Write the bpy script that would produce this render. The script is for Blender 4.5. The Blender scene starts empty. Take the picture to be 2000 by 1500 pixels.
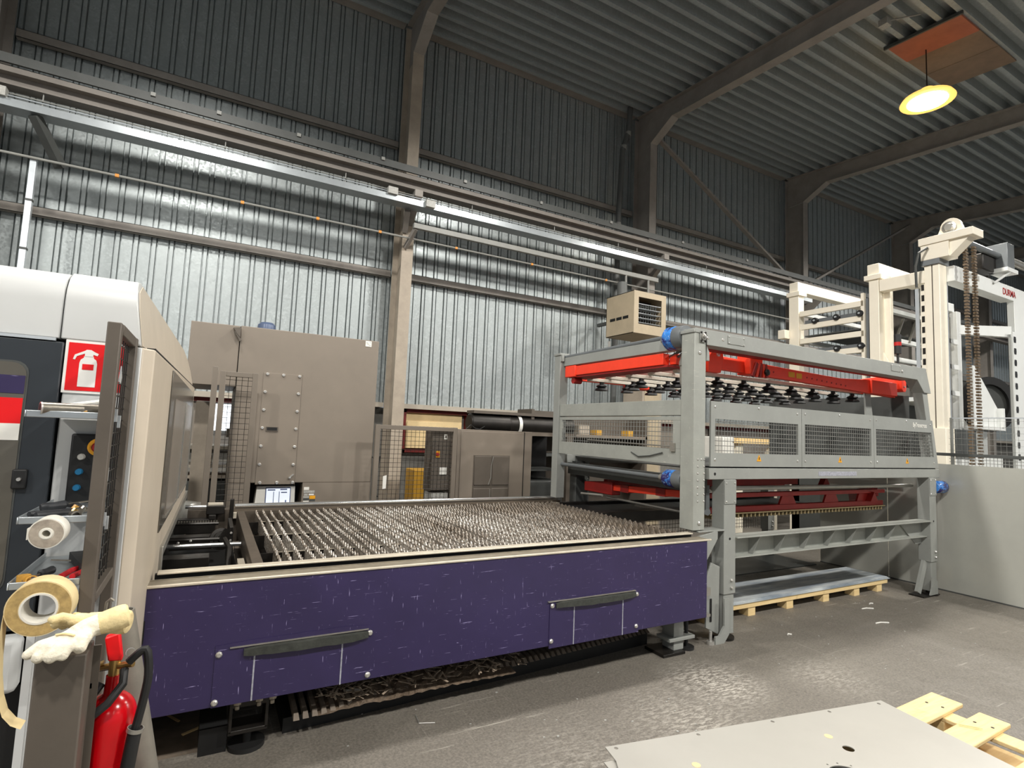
import bpy, bmesh, math, random
from mathutils import Vector, Matrix
random.seed(11)
S = bpy.context.scene
COL = S.collection
PI = math.pi

# ------------------------------------------------------------------ camera
F_PX = 1063.8
R0 = Vector((0.87412028, -0.48400635, 0.04063967))      # camera right
R1 = Vector((0.07761291, 0.05659277, -0.99537606))      # camera down
R2 = Vector((0.47946842, 0.87323256, 0.08703403))       # camera forward
cam = bpy.data.cameras.new('camera')
cam.sensor_fit = 'HORIZONTAL'
cam.sensor_width = 36.0
cam.lens = 36.0 * F_PX / 2000.0
cam.clip_start = 0.05
cam.clip_end = 200
camo = bpy.data.objects.new('camera', cam)
COL.objects.link(camo)
camo.matrix_world = Matrix(((R0.x, -R1.x, -R2.x, 0.0), (R0.y, -R1.y, -R2.y, 0.0), (R0.z, -R1.z, -R2.z, 1.6), (0, 0, 0, 1)))
S.camera = camo

# ------------------------------------------------------------------ world, lights, exposure
W = bpy.data.worlds.new('hall_ambient')
S.world = W
W.use_nodes = True
bg = W.node_tree.nodes['Background']
bg.inputs[0].default_value = (0.86, 0.93, 1.0, 1)
bg.inputs[1].default_value = 0.38
LAMP_COL = (1.0, 0.968, 0.915)


def spot(name, loc, power, col=LAMP_COL, cone=167, blend=.42):
    l = bpy.data.lights.new(name, 'SPOT')
    l.energy = power
    l.color = col
    l.spot_size = math.radians(cone)
    l.spot_blend = blend
    l.shadow_soft_size = .2
    o = bpy.data.objects.new(name, l)
    o.location = loc
    COL.objects.link(o)
    return o


# rows of shaded high bay lamps: one over the machines, the others over the open floor behind the photographer
for lx in (-5.6, -0.6, 4.4, 9.4, 14.4, 19.4):
    spot('high_bay_light', (lx, 4.04, 6.95), 640)
for lx in (-5.6, -0.6, 4.4, 9.4, 14.4):
    spot('high_bay_light', (lx, -2.0, 6.95), 980)
for lx in (-0.6, 4.4, 9.4):
    spot('high_bay_light', (lx, -8.0, 6.95), 640)

S.view_settings.view_transform = 'Standard'
S.view_settings.look = 'None'
S.view_settings.gamma = 1.0
S.view_settings.use_curve_mapping = False
S.view_settings.exposure = 0.12


# ------------------------------------------------------------------ materials
def lin(h):
    h = h.lstrip('#')
    o = []
    for i in (0, 2, 4):
        c = int(h[i:i + 2], 16) / 255
        o.append(c / 12.92 if c <= 0.04045 else ((c + 0.055) / 1.055) ** 2.4)
    return (o[0], o[1], o[2], 1)


def mul(c, k):
    return (c[0] * k, c[1] * k, c[2] * k, 1)


class NT:
    def __init__(s, name):
        s.m = bpy.data.materials.new(name)
        s.m.use_nodes = True
        s.t = s.m.node_tree
        s.b = s.t.nodes['Principled BSDF']
        s.tc = s.t.nodes.new('ShaderNodeTexCoord')

    def n(s, kind, **kw):
        x = s.t.nodes.new(kind)
        for k, v in kw.items():
            setattr(x, k, v)
        return x

    def l(s, a, b):
        s.t.links.new(a, b)

    def mapping(s, scale=(1, 1, 1), rot=(0, 0, 0), world=True):
        mp = s.n('ShaderNodeMapping')
        mp.inputs['Scale'].default_value = scale
        mp.inputs['Rotation'].default_value = rot
        if world:
            g = s.n('ShaderNodeNewGeometry')
            s.l(g.outputs['Position'], mp.inputs['Vector'])
        else:
            s.l(s.tc.outputs['Object'], mp.inputs['Vector'])
        return mp.outputs[0]

    def noise(s, vec, scale, detail=4, rough=0.6):
        x = s.n('ShaderNodeTexNoise')
        x.inputs['Scale'].default_value = scale
        x.inputs['Detail'].default_value = detail
        x.inputs['Roughness'].default_value = rough
        s.l(vec, x.inputs['Vector'])
        return x.outputs['Fac']

    def ramp(s, fac, a, b):
        x = s.n('ShaderNodeMapRange')
        x.inputs['From Min'].default_value = a
        x.inputs['From Max'].default_value = b
        s.l(fac, x.inputs['Value'])
        return x.outputs[0]

    def mix(s, fac, a, b):
        x = s.n('ShaderNodeMix', data_type='RGBA')
        if isinstance(fac, float):
            x.inputs[0].default_value = fac
        else:
            s.l(fac, x.inputs[0])
        for i, v in ((6, a), (7, b)):
            if isinstance(v, tuple):
                x.inputs[i].default_value = v
            else:
                s.l(v, x.inputs[i])
        return x.outputs[2]

    def math(s, op, a, b=None):
        x = s.n('ShaderNodeMath', operation=op)
        for i, v in enumerate((a, b)):
            if v is None:
                continue
            if isinstance(v, (int, float)):
                x.inputs[i].default_value = v
            else:
                s.l(v, x.inputs[i])
        return x.outputs[0]

    def bump(s, fac, strength, dist=0.01):
        x = s.n('ShaderNodeBump')
        x.inputs['Strength'].default_value = strength
        x.inputs['Distance'].default_value = dist
        s.l(fac, x.inputs['Height'])
        s.l(x.outputs[0], s.b.inputs['Normal'])


def mat(name, col, rough=0.5, metal=0.0, var=0.12, scale=6.0, bump=0.0, bscale=60.0, scratch=0.0, scratch_col='#c8c8c4', dirt=0.0):
    """painted or bare surface: base colour with soft mottling, fine relief, optional scratches and dirt"""
    k = NT(name)
    c = lin(col) if isinstance(col, str) else col
    v = k.mapping()
    f = k.noise(v, scale, 5, 0.65)
    out = k.mix(k.ramp(f, 0.3, 0.7), mul(c, 1 - var), mul(c, 1 + var))
    if dirt:
        d = k.noise(v, 1.7, 6, 0.75)
        out = k.mix(k.math('MULTIPLY', k.ramp(d, 0.5, 0.75), dirt), out, mul(c, 0.35))
    if scratch:
        s1 = k.noise(k.mapping((3, 3, 45), (0.3, 0.5, 0.2)), 3.0, 3, 0.6)
        s2 = k.noise(k.mapping((40, 40, 4), (-0.5, 0.4, 0.7)), 3.0, 3, 0.6)
        s3 = k.noise(k.mapping((1, 1, 1.8), (.2, .9, .4)), 42, 3, 0.6)
        sp = k.math('MAXIMUM', k.ramp(s1, 0.67, 0.74), k.math('MAXIMUM', k.ramp(s2, 0.68, 0.75), k.ramp(s3, 0.72, 0.78)))
        out = k.mix(k.math('MULTIPLY', sp, scratch), out, lin(scratch_col))
    k.l(out, k.b.inputs['Base Color'])
    k.b.inputs['Roughness'].default_value = rough
    k.b.inputs['Metallic'].default_value = metal
    if bump:
        k.bump(k.noise(v, bscale, 4, 0.6), bump, 0.004)
    return k.m


def emit(name, col, strength):
    k = NT(name)
    c = lin(col)
    k.l(k.mix(k.noise(k.mapping(), 3.0), mul(c, .97), c), k.b.inputs['Emission Color'])
    k.b.inputs['Emission Strength'].default_value = strength
    k.b.inputs['Base Color'].default_value = mul(c, .6)
    return k.m


def galvanised(name, col, rough=0.42, metal=0.55):
    k = NT(name)
    c = lin(col)
    v = k.mapping()
    vo = k.n('ShaderNodeTexVoronoi')
    vo.inputs['Scale'].default_value = 42
    k.l(v, vo.inputs['Vector'])
    bw = k.n('ShaderNodeRGBToBW')
    k.l(vo.outputs['Color'], bw.inputs[0])
    f2 = k.noise(v, 9, 5, .7)
    a = k.mix(k.ramp(bw.outputs[0], .15, .85), mul(c, .82), mul(c, 1.15))
    out = k.mix(k.ramp(f2, .35, .7), mul(c, .86), a)
    k.l(out, k.b.inputs['Base Color'])
    k.l(k.ramp(bw.outputs[0], -1.2, 2.6), k.b.inputs['Roughness'])
    k.b.inputs['Metallic'].default_value = metal
    return k.m


def concrete():
    k = NT('worn concrete')
    v = k.mapping()
    big = k.noise(v, .55, 6, .6)
    mid = k.noise(v, 4.5, 8, .72)
    fine = k.noise(v, 70, 5, .75)
    base = k.mix(k.ramp(big, .35, .65), lin('#635e57'), lin('#6f6a62'))
    base = k.mix(k.math('MULTIPLY', k.ramp(mid, .45, .72), .55), base, lin('#58534c'))
    base = k.mix(k.math('MULTIPLY', k.ramp(fine, .42, .62), .5), base, lin('#958e82'))
    base = k.mix(k.math('MULTIPLY', k.ramp(k.noise(k.mapping((1, 1, 1), (0, 0, 0)), 31, 4, .6), .58, .68), .5), base, lin('#504b45'))
    s1 = k.noise(k.mapping((1.2, 22, 1), (0, 0, .55)), 1.6, 4, .6)
    s2 = k.noise(k.mapping((26, 1.4, 1), (0, 0, .25)), 1.5, 4, .6)
    area_m = k.ramp(k.noise(v, .8, 3, .5), .45, .62)
    sp = k.math('MULTIPLY', k.math('MAXIMUM', k.ramp(s1, .62, .74), k.ramp(s2, .64, .76)), area_m)
    scr = None
    # pale worn scrapes where sheets have been dragged
    for (sx, sy, r, st) in ((3.05, 2.62, .42, 1.0), (2.55, 2.32, .55, .55), (1.75, 2.2, .6, .35), (3.9, 2.35, .4, .4)):
        g = k.n('ShaderNodeNewGeometry')
        dn = k.n('ShaderNodeVectorMath', operation='DISTANCE')
        k.l(g.outputs['Position'], dn.inputs[0])
        dn.inputs[1].default_value = (sx, sy, 0)
        mk = k.math('MULTIPLY', k.ramp(dn.outputs['Value'], r, 0), st)
        pn = k.noise(k.mapping((8, 26, 1), (0, 0, .5)), 2.2, 6, .75)
        one_ = k.math('MULTIPLY', mk, k.ramp(pn, .46, .60))
        scr = one_ if scr is None else k.math('MAXIMUM', scr, one_)
    base = k.mix(k.math('MULTIPLY', sp, .62), base, lin('#d8d2c5'))
    base = k.mix(k.math('MULTIPLY', scr, .95), base, lin('#d6d0c4'))
    k.l(base, k.b.inputs['Base Color'])
    k.l(k.ramp(mid, -.4, 1.2), k.b.inputs['Roughness'])
    k.bump(fine, .12, .004)
    return k.m


def wood(name, a, b):
    k = NT(name)
    g = k.noise(k.mapping((3, 40, 40)), 1.2, 5, .65)
    g2 = k.noise(k.mapping(), 9, 3, .5)
    c = k.mix(k.ramp(g, .3, .7), lin(a), lin(b))
    c = k.mix(k.math('MULTIPLY', k.ramp(g2, .6, .75), .35), c, lin('#a8834f'))
    k.l(c, k.b.inputs['Base Color'])
    k.b.inputs['Roughness'].default_value = .75
    k.bump(g, .25, .003)
    return k.m


def spatter_steel():
    k = NT('slat steel with spatter')
    v = k.mapping()
    c = k.mix(k.ramp(k.noise(v, 20, 4, .6), .35, .65), lin('#5d5246'), lin('#8a7c6c'))
    n1 = k.noise(v, 75, 3, .7)
    n2 = k.noise(v, 2.2, 3, .6)
    sp = k.math('MULTIPLY', k.ramp(n1, .46, .56), k.ramp(n2, .30, .58))
    g = k.n('ShaderNodeNewGeometry')
    dn = k.n('ShaderNodeVectorMath', operation='DISTANCE')
    k.l(g.outputs['Position'], dn.inputs[0])
    dn.inputs[1].default_value = (1.3, 3.7, .85)
    sp = k.math('MULTIPLY', sp, k.math('MAXIMUM', k.ramp(dn.outputs['Value'], 2.0, .9), .22))
    c = k.mix(sp, c, lin('#f2eee6'))
    k.l(c, k.b.inputs['Base Color'])
    k.b.inputs['Roughness'].default_value = .45
    k.b.inputs['Metallic'].default_value = .25
    return k.m


def wrap_mat():
    k = NT('shiny blue and violet motor wrap')
    v = k.mapping()
    c = k.mix(k.ramp(k.noise(v, 9, 5, .7), .46, .56), lin('#2b2560'), lin('#3f86d8'))
    c = k.mix(k.ramp(k.noise(v, 45, 3, .7), .58, .68), c, lin('#a9c3e6'))
    k.l(c, k.b.inputs['Base Color'])
    k.b.inputs['Roughness'].default_value = .22
    return k.m


def striped_sheet():
    k = NT('rolled steel sheet with smears')
    v = k.mapping((1, 7, 1), (0, 0, -.08))
    c = k.mix(k.ramp(k.noise(v, 2.2, 4, .55), .35, .65), lin('#9ba6b1'), lin('#dde2e2'))
    s = k.noise(k.mapping((1.5, 60, 1), (0, 0, .35)), 1.2, 2, .5)
    c = k.mix(k.math('MULTIPLY', k.ramp(s, .70, .74), .8), c, lin('#dfe3e3'))
    k.l(c, k.b.inputs['Base Color'])
    k.b.inputs['Metallic'].default_value = .3
    k.b.inputs['Roughness'].default_value = .4
    return k.m


M = {}
M['floor'] = concrete()
M['galv'] = galvanised('galvanised cladding', '#b2b9b9')
M['deck'] = galvanised('dull roof deck', '#a3abad', metal=.15)
M['steelwork'] = mat('grey brown steelwork paint', '#8f8982', .6, 0, .14, 3, .05, dirt=.3)
M['runway'] = mat('grey runway beam paint', '#77716a', .6, 0, .12, 3, .05, dirt=.3)
M['sill'] = mat('pale sill paint', '#b3aa9b', .55, 0, .1, 5, dirt=.2)
M['column_cream'] = mat('dusty cream column paint', '#a99d8d', .6, 0, .12, 4, .04, dirt=.3)
M['masonry'] = mat('grey masonry', '#77756f', .85, 0, .15, 8, .2, 40, dirt=.4)
M['red_frame'] = mat('dark red frame paint', '#6d1712', .5, 0, .15, 8, dirt=.3)
M['board'] = mat('cream board', '#e0c796', .6, 0, .08, 5, dirt=.1)
M['yellow'] = mat('ochre yellow crate', '#cf9c35', .55, 0, .08, 5)
M['daylight'] = emit('daylight through frosted pane', '#e9f1f8', 1.6)
M['tray'] = mat('bright galvanised tray', '#b0b6b9', .32, .65, .06, 12)
M['alu'] = mat('brushed aluminium', '#d0d6da', .35, .5, .05, 10)
M['dark_strip'] = mat('dark grey busbar', '#4c4e4c', .55, .1, .12, 5)
M['pipe_grey'] = mat('grey pvc pipe', '#5d5f5d', .5, 0, .1, 5, dirt=.3)
M['conduit'] = mat('grey conduit', '#8d8d88', .5, 0, .08, 5)
M['orange'] = mat('orange clip', '#d48a2a', .5)
M['heater'] = mat('beige heater casing', '#b5a68c', .5, 0, .08, 4, dirt=.15)
M['black'] = mat('matt black', '#0c0c0c', .6, 0, .2, 8)
M['blackm'] = mat('dark oily metal', '#2a2724', .4, .5, .3, 9)
M['rubber'] = mat('black rubber', '#1b1b1b', .55, 0, .2, 12)
M['purple'] = mat('scratched purple paint', '#322950', .42, 0, .10, 3, scratch=.9, scratch_col='#a89fcc', dirt=.12)
M['rail'] = mat('worn aluminium rail', '#d9cfbc', .38, .3, .12, 14, scratch=.4, dirt=.15)
M['rail_step'] = mat('dull rail step', '#8d8474', .5, .3, .2, 14, scratch=.4, dirt=.3)
M['rail_dark'] = mat('dark grimy rail', '#5a5147', .5, .3, .2, 12)
M['chrome'] = mat('polished shaft', '#d6d6d4', .18, .9, .05, 8)
M['slat'] = spatter_steel()
M['foam'] = mat('dark foam strip', '#3b3d38', .9, 0, .25, 30, .4, 90)
M['bolt'] = mat('zinc bolt', '#cfcdc8', .3, .7, .06, 20)
M['scrape'] = mat('bare scraped edge', '#a9aab4', .6, .2, .3, 60)
M['loader'] = mat('grey loader paint', '#959792', .48, 0, .07, 3, .03, scratch=.35, dirt=.12)
M['loader_worn'] = mat('worn grey loader paint', '#9d9f98', .5, 0, .1, 5, .05, scratch=.8, scratch_col='#cfcabf', dirt=.15)
M['mesh'] = mat('grey mesh wire', '#8a8b86', .5, .2, .1, 20)
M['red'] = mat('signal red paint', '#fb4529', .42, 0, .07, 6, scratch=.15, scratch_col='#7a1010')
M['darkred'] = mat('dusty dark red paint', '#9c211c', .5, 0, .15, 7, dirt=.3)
M['wrap'] = wrap_mat()
M['motor'] = mat('grey motor casing', '#74787a', .4, .3, .08, 8)
M['cream_bar'] = mat('pale suction rail', '#cfc9ba', .4, .3, .06, 9)
M['enclosure'] = mat('white enclosure paint', '#c8c9c7', .38, 0, .03, 3, dirt=.05)
M['enclosure_side'] = mat('dusty beige enclosure paint', '#c4b8a6', .45, 0, .05, 4, dirt=.08)
M['door_dark'] = mat('anthracite door', '#2b3035', .42, 0, .06, 4)
M['glass_dark'] = mat('dark safety window', '#5c5850', .15, 0, .1, 3)
M['smoke'] = mat('smoked grey pane', '#8b8379', .2, 0, .12, 3)
M['trim'] = mat('stainless trim', '#a8a59d', .3, .6, .1, 8)
M['brown'] = mat('taupe brown cabinet paint', '#80766a', .5, 0, .05, 3, .03, dirt=.08)
M['brown_d'] = mat('dark taupe steel paint', '#5a5249', .55, 0, .1, 4, .05, dirt=.2)
M['fence_frame'] = mat('taupe fence frame paint', '#746b60', .5, 0, .06, 4, dirt=.12)
M['white'] = mat('white label', '#e8e6de', .5, 0, .03, 20)
M['labelgrey'] = mat('grey printed label', '#a9a8a2', .5, 0, .25, 60)
M['screen'] = emit('lit control screen', '#dfe6f0', .75)
M['screen_d'] = mat('screen bar', '#56628a', .4)
M['bluebtn'] = mat('blue button', '#1f6f9c', .4)
M['redbtn'] = mat('red button', '#a3201d', .4)
M['warn'] = mat('warning yellow', '#e9a41e', .5)
M['signred'] = mat('sign red', '#e30f14', .4, 0, .03)
M['signwhite'] = mat('sign white', '#eceae4', .4, 0, .02)
M['ext_red'] = mat('glossy extinguisher red', '#c20712', .2, 0, .05, 4)
M['brass'] = mat('brass fitting', '#c9a566', .3, .8, .1, 12)
M['leather'] = mat('pale cream glove leather', '#e0cb98', .85, 0, .22, 30, .7, 70, dirt=.2)
M['fabricw'] = mat('off white glove cotton', '#ded6c2', .9, 0, .22, 45, .9, 60, dirt=.3)
M['tape'] = mat('cream tape', '#e9d3a0', .55, 0, .07, 20)
M['tape_side'] = mat('layered tape edge', '#b69a62', .6, 0, .3, 45)
M['tape_white'] = mat('white tape', '#e6e2d6', .5, 0, .04, 20)
M['tape_wside'] = mat('dusty tape edge', '#a89d8e', .6, 0, .3, 40)
M['post_grey'] = mat('weathered grey steel tube', '#7f7a70', .55, .3, .15, 9, .1, dirt=.3)
M['cream'] = mat('cream machine paint', '#f6eedb', .42, 0, .03, 4, dirt=.04)
M['creamw'] = mat('white machine paint', '#e2e4e1', .4, 0, .03, 4, dirt=.05)
M['chain'] = mat('greased rusty chain', '#6f5e4a', .5, .4, .35, 60)
M['sheet'] = mat('brushed steel sheet', '#bdbdb4', .27, .25, .05, 2, dirt=.03)
M['sheet_front'] = mat('pale protective coated sheet', '#b5b2aa', .32, .1, .03, 3, dirt=.03)
M['stack'] = striped_sheet()
M['wood'] = wood('pine', '#e5c58b', '#f0d7a2')
M['wood_d'] = wood('old board', '#b79b6c', '#d9bd8b')
M['lamp_em'] = emit('lamp glow', '#fff0cf', 30)
M['lamp_bloom'] = emit('amber bloom glow', '#ffc766', 1.3)  # amber emission stands in for the bloom around the lamp
M['skylight'] = mat('reddish lining board', '#a5624a', .6, 0, .12, 4)
M['skylight_brown'] = mat('brown lining board', '#7d6a58', .6, 0, .15, 4)
M['belt'] = mat('oily brown conveyor', '#7b6f62', .6, .2, .25, 10, .2, dirt=.4)
M['scrap_heap'] = mat('heap of brown cutting dross', '#6a5b4c', .7, .1, .5, 35, .6, 60)
M['scrap'] = mat('cut metal chips', '#a59583', .5, .2, .5, 40)
M['bronze_comb'] = mat('worn brass comb', '#8d7d5c', .5, .3, .2, 20)
M['ply'] = mat('blue dome lid', '#53607a', .3, .1, .06)
M['toolblack'] = mat('black tool grip', '#26282b', .5)
M['toolred'] = mat('red tool grip', '#c8222a', .45)
M['toolmetal'] = mat('worn tool steel', '#8d877c', .3, .8, .2, 30)
M['amber'] = mat('amber grip', '#c69440', .35)
M['redlens'] = mat('red beacon lens', '#b3201c', .3)
M['darksheet'] = mat('black oily sheet', '#3c3f3e', .5, .3, .12, 4, scratch=.5)


# ------------------------------------------------------------------ mesh builder
class MB:
    def __init__(s):
        s.v, s.f = [], []

    def add(s, vs, fs):
        o = len(s.v)
        s.v += [Vector(p) for p in vs]
        s.f += [tuple(i + o for i in f) for f in fs]
        return s

    def hexa(s, p):
        return s.add(p, [(0, 3, 2, 1), (4, 5, 6, 7), (0, 1, 5, 4), (1, 2, 6, 5), (2, 3, 7, 6), (3, 0, 4, 7)])

    def box(s, x0, x1, y0, y1, z0, z1):
        return s.hexa([(x0, y0, z0), (x1, y0, z0), (x1, y1, z0), (x0, y1, z0), (x0, y0, z1), (x1, y0, z1), (x1, y1, z1), (x0, y1, z1)])

    def beam(s, p0, p1, w, h, up=(0, 0, 1)):
        p0, p1 = Vector(p0), Vector(p1)
        d = (p1 - p0).normalized()
        sd = d.cross(Vector(up)).normalized()
        u = sd.cross(d).normalized()
        a, b = sd * w / 2, u * h / 2
        return s.hexa([p0 - a - b, p0 + a - b, p1 + a - b, p1 - a - b, p0 - a + b, p0 + a + b, p1 + a + b, p1 - a + b])

    def cyl(s, p0, p1, r, n=12, r1=None):
        p0, p1 = Vector(p0), Vector(p1)
        r1 = r if r1 is None else r1
        d = (p1 - p0).normalized()
        a = d.orthogonal().normalized()
        b = d.cross(a)
        vs = []
        for p, rr in ((p0, r), (p1, r1)):
            vs += [p + (a * math.cos(2 * PI * i / n) + b * math.sin(2 * PI * i / n)) * rr for i in range(n)]
        fs = [(i, (i + 1) % n, n + (i + 1) % n, n + i) for i in range(n)] + [tuple(range(n - 1, -1, -1)), tuple(range(n, 2 * n))]
        return s.add(vs, fs)

    def lathe(s, p0, axis, prof, n=16):
        """prof: list of (radius, height along axis)"""
        p0 = Vector(p0)
        d = Vector(axis).normalized()
        a = d.orthogonal().normalized()
        b = d.cross(a)
        vs, fs = [], []
        for r, h in prof:
            vs += [p0 + d * h + (a * math.cos(2 * PI * i / n) + b * math.sin(2 * PI * i / n)) * r for i in range(n)]
        for k in range(len(prof) - 1):
            for i in range(n):
                j = (i + 1) % n
                fs.append((k * n + i, k * n + j, (k + 1) * n + j, (k + 1) * n + i))
        if prof[0][0] > 1e-6 and prof[0] != prof[-1]:
            fs.append(tuple(range(n - 1, -1, -1)))
        if prof[-1][0] > 1e-6 and prof[0] != prof[-1]:
            fs.append(tuple(range((len(prof) - 1) * n, len(prof) * n)))
        return s.add(vs, fs)

    def tube(s, pts, r, n=8, radii=None):
        pts = [Vector(p) for p in pts]
        vs, fs = [], []
        ref = None
        for k, p in enumerate(pts):
            d = (pts[min(k + 1, len(pts) - 1)] - pts[max(k - 1, 0)]).normalized()
            if ref is None:
                ref = d.orthogonal().normalized()
            a = (ref - d * ref.dot(d)).normalized()
            ref = a
            b = d.cross(a)
            rr = radii[k] if radii else r
            vs += [p + (a * math.cos(2 * PI * i / n) + b * math.sin(2 * PI * i / n)) * rr for i in range(n)]
        for k in range(len(pts) - 1):
            for i in range(n):
                j = (i + 1) % n
                fs.append((k * n + i, k * n + j, (k + 1) * n + j, (k + 1) * n + i))
        fs.append(tuple(range(n - 1, -1, -1)))
        fs.append(tuple(range((len(pts) - 1) * n, len(pts) * n)))
        return s.add(vs, fs)

    def prism(s, poly, fn, a, b):
        """poly: 2-D outline, fn(u, v, t) -> 3-D point, extruded from t=a to t=b"""
        n = len(poly)
        vs = [fn(u, v, a) for u, v in poly] + [fn(u, v, b) for u, v in poly]
        return s.add(vs, [tuple(range(n - 1, -1, -1)), tuple(range(n, 2 * n))] + [(i, (i + 1) % n, n + (i + 1) % n, n + i) for i in range(n)])

    def ell(s, c, rx, ry, rz, n=12, m=8):
        c = Vector(c)
        vs, fs = [c + Vector((0, 0, -rz))], []
        for j in range(1, m):
            t = -PI / 2 + PI * j / m
            vs += [c + Vector((rx * math.cos(t) * math.cos(2 * PI * i / n), ry * math.cos(t) * math.sin(2 * PI * i / n), rz * math.sin(t))) for i in range(n)]
        vs.append(c + Vector((0, 0, rz)))
        for i in range(n):
            fs.append((0, 1 + (i + 1) % n, 1 + i))
        for j in range(m - 2):
            for i in range(n):
                q = 1 + j * n
                fs.append((q + i, q + (i + 1) % n, q + n + (i + 1) % n, q + n + i))
        q = 1 + (m - 2) * n
        for i in range(n):
            fs.append((q + i, q + (i + 1) % n, len(vs) - 1))
        return s.add(vs, fs)

    def wires(s, o, u, v, nu, nv, r):
        """welded grid: nu wires along v, nv wires along u, over the parallelogram o, o+u, o+v"""
        o, u, v = Vector(o), Vector(u), Vector(v)
        nrm = u.cross(v).normalized()

        def bar(p, q):
            d = (q - p).normalized()
            sd = d.cross(nrm) * r
            n_ = nrm * r
            s.add([p - sd, p + n_, p + sd, p - n_, q - sd, q + n_, q + sd, q - n_], [(0, 1, 5, 4), (1, 2, 6, 5), (2, 3, 7, 6), (3, 0, 4, 7)])
        for i in range(nu):
            p = o + u * ((i + .5) / nu)
            bar(p, p + v)
        for i in range(nv):
            p = o + v * ((i + .5) / nv)
            bar(p, p + u)
        return s


WL = {}


def wloc(o):
    return WL.get(o.name, Vector((0, 0, 0))) if o else Vector((0, 0, 0))


def mesh_of(name, mb, m, smooth=True, centre=None):
    c = centre
    if c is None:
        lo = Vector([min(p[i] for p in mb.v) for i in range(3)])
        hi = Vector([max(p[i] for p in mb.v) for i in range(3)])
        c = (lo + hi) / 2
    me = bpy.data.meshes.new(name)
    me.from_pydata([p - c for p in mb.v], [], mb.f)
    me.materials.append(m)
    bm = bmesh.new()
    bm.from_mesh(me)
    bmesh.ops.recalc_face_normals(bm, faces=bm.faces)
    bm.to_mesh(me)
    bm.free()
    if smooth:
        me.polygons.foreach_set('use_smooth', [True] * len(me.polygons))
        me.set_sharp_from_angle(angle=0.6)
    me.update()
    return me, c


def place(name, me, c, parent=None):
    o = bpy.data.objects.new(name, me)
    COL.objects.link(o)
    if parent is not None:
        o.parent = parent
    o.location = Vector(c) - wloc(parent)
    WL[o.name] = Vector(c)
    return o


def part(name, mb, m, parent=None, bevel=0.0, kind=None, label=None, smooth=True):
    me, c = mesh_of(name, mb, m, smooth)
    o = place(name, me, c, parent)
    if bevel:
        b = o.modifiers.new('edge', 'BEVEL')
        b.width = bevel
        b.segments = 2
        b.limit_method = 'ANGLE'
        b.angle_limit = .7
    if kind:
        o['kind'] = kind
    if label:
        o['label'] = label
    return o


def tag(o, label, cat, group=None, kind=None):
    o['label'] = label
    o['category'] = cat
    if group:
        o['group'] = group
    if kind:
        o['kind'] = kind
    return o


def thing(name, label, cat, loc, group=None):
    o = bpy.data.objects.new(name, None)
    COL.objects.link(o)
    o.empty_display_size = .1
    o.location = loc
    WL[o.name] = Vector(loc)
    return tag(o, label, cat, group)


def one(name, mb, m, label, cat, group=None, bevel=0.0, kind=None, smooth=True):
    return tag(part(name, mb, m, None, bevel, None, None, smooth), label, cat, group, kind)


def struct(name, mb, m):
    o = part(name, mb, m)
    o['kind'] = 'structure'
    return o


def sempty(name, loc=(0, 0, 0)):
    o = bpy.data.objects.new(name, None)
    COL.objects.link(o)
    o.location = loc
    WL[o.name] = Vector(loc)
    o['kind'] = 'structure'
    return o


def repeat(name, mb, m, spots, parent, centre=(0, 0, 0), smooth=True):
    """alike parts sharing one mesh built around `centre`, put at each spot"""
    me, c = mesh_of(name, mb, m, smooth, Vector(centre))
    return [place(name, me, p, parent) for p in spots]


def text(name, body, loc, size, m, parent, rot=(PI / 2, 0, 0), sx=1.0):
    cu = bpy.data.curves.new(name, 'FONT')
    cu.body = body
    cu.size = size
    cu.extrude = .0006
    cu.offset = size * .018
    tmp = bpy.data.objects.new('tmp', cu)
    COL.objects.link(tmp)
    me = bpy.data.meshes.new_from_object(tmp.evaluated_get(bpy.context.evaluated_depsgraph_get()))
    bpy.data.objects.remove(tmp)
    me.name = name
    me.materials.clear()
    me.materials.append(m)
    o = place(name, me, loc, parent)
    o.rotation_euler = rot
    o.scale = (sx, 1, 1)
    return o


def bolt_mb(r=.012, h=.008, axis=(0, -1, 0)):
    return MB().lathe((0, 0, 0), axis, [(r, 0), (r, h * .45), (r * .6, h)], 8)


XY = lambda u, v, t: (u, v, t)      # outline in plan
XZ = lambda u, v, t: (u, t, v)      # outline in elevation, seen from the camera side
YZ = lambda u, v, t: (t, u, v)      # outline in section

# ================================================================== THE HALL
fl = MB()
nx, ny = 1, 1
fl.box(-14, 34, -14, 9.4, -.2, 0)
struct('floor', fl, M['floor'])

WALL_Y = 8.62
wall = struct('wall_back', MB().box(-9.6, 32, WALL_Y + .06, 9.0, 0, 1.9), M['masonry'])
# one galvanised sheet: five narrow ribs standing 35 mm proud of the flats, one metre wide
Z0, Z1 = 1.97, 8.5
sv, sf = [], []
pts = []
for i in range(5):
    x = i * .2
    pts += [(x, 0), (x + .121, 0), (x + .125, .034), (x + .134, .034), (x + .140, -.012), (x + .181, -.012), (x + .187, .034), (x + .196, .034), (x + .2, 0)]
cl = []
for p in pts:
    if not cl or abs(p[0] - cl[-1][0]) > 1e-6 or abs(p[1] - cl[-1][1]) > 1e-6:
        cl.append(p)
smb = MB()
for a, b in zip(cl[:-1], cl[1:]):
    smb.add([(a[0], a[1], Z0), (b[0], b[1], Z0), (b[0], b[1], Z1), (a[0], a[1], Z1)], [(0, 1, 2, 3)])
me, c = mesh_of('cladding_sheet', smb, M['galv'], False, Vector((.5, 0, 5.2)))
for k in range(40):
    place('cladding_sheet', me, (-9 + k + .5, WALL_Y, 5.2), wall)
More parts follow.
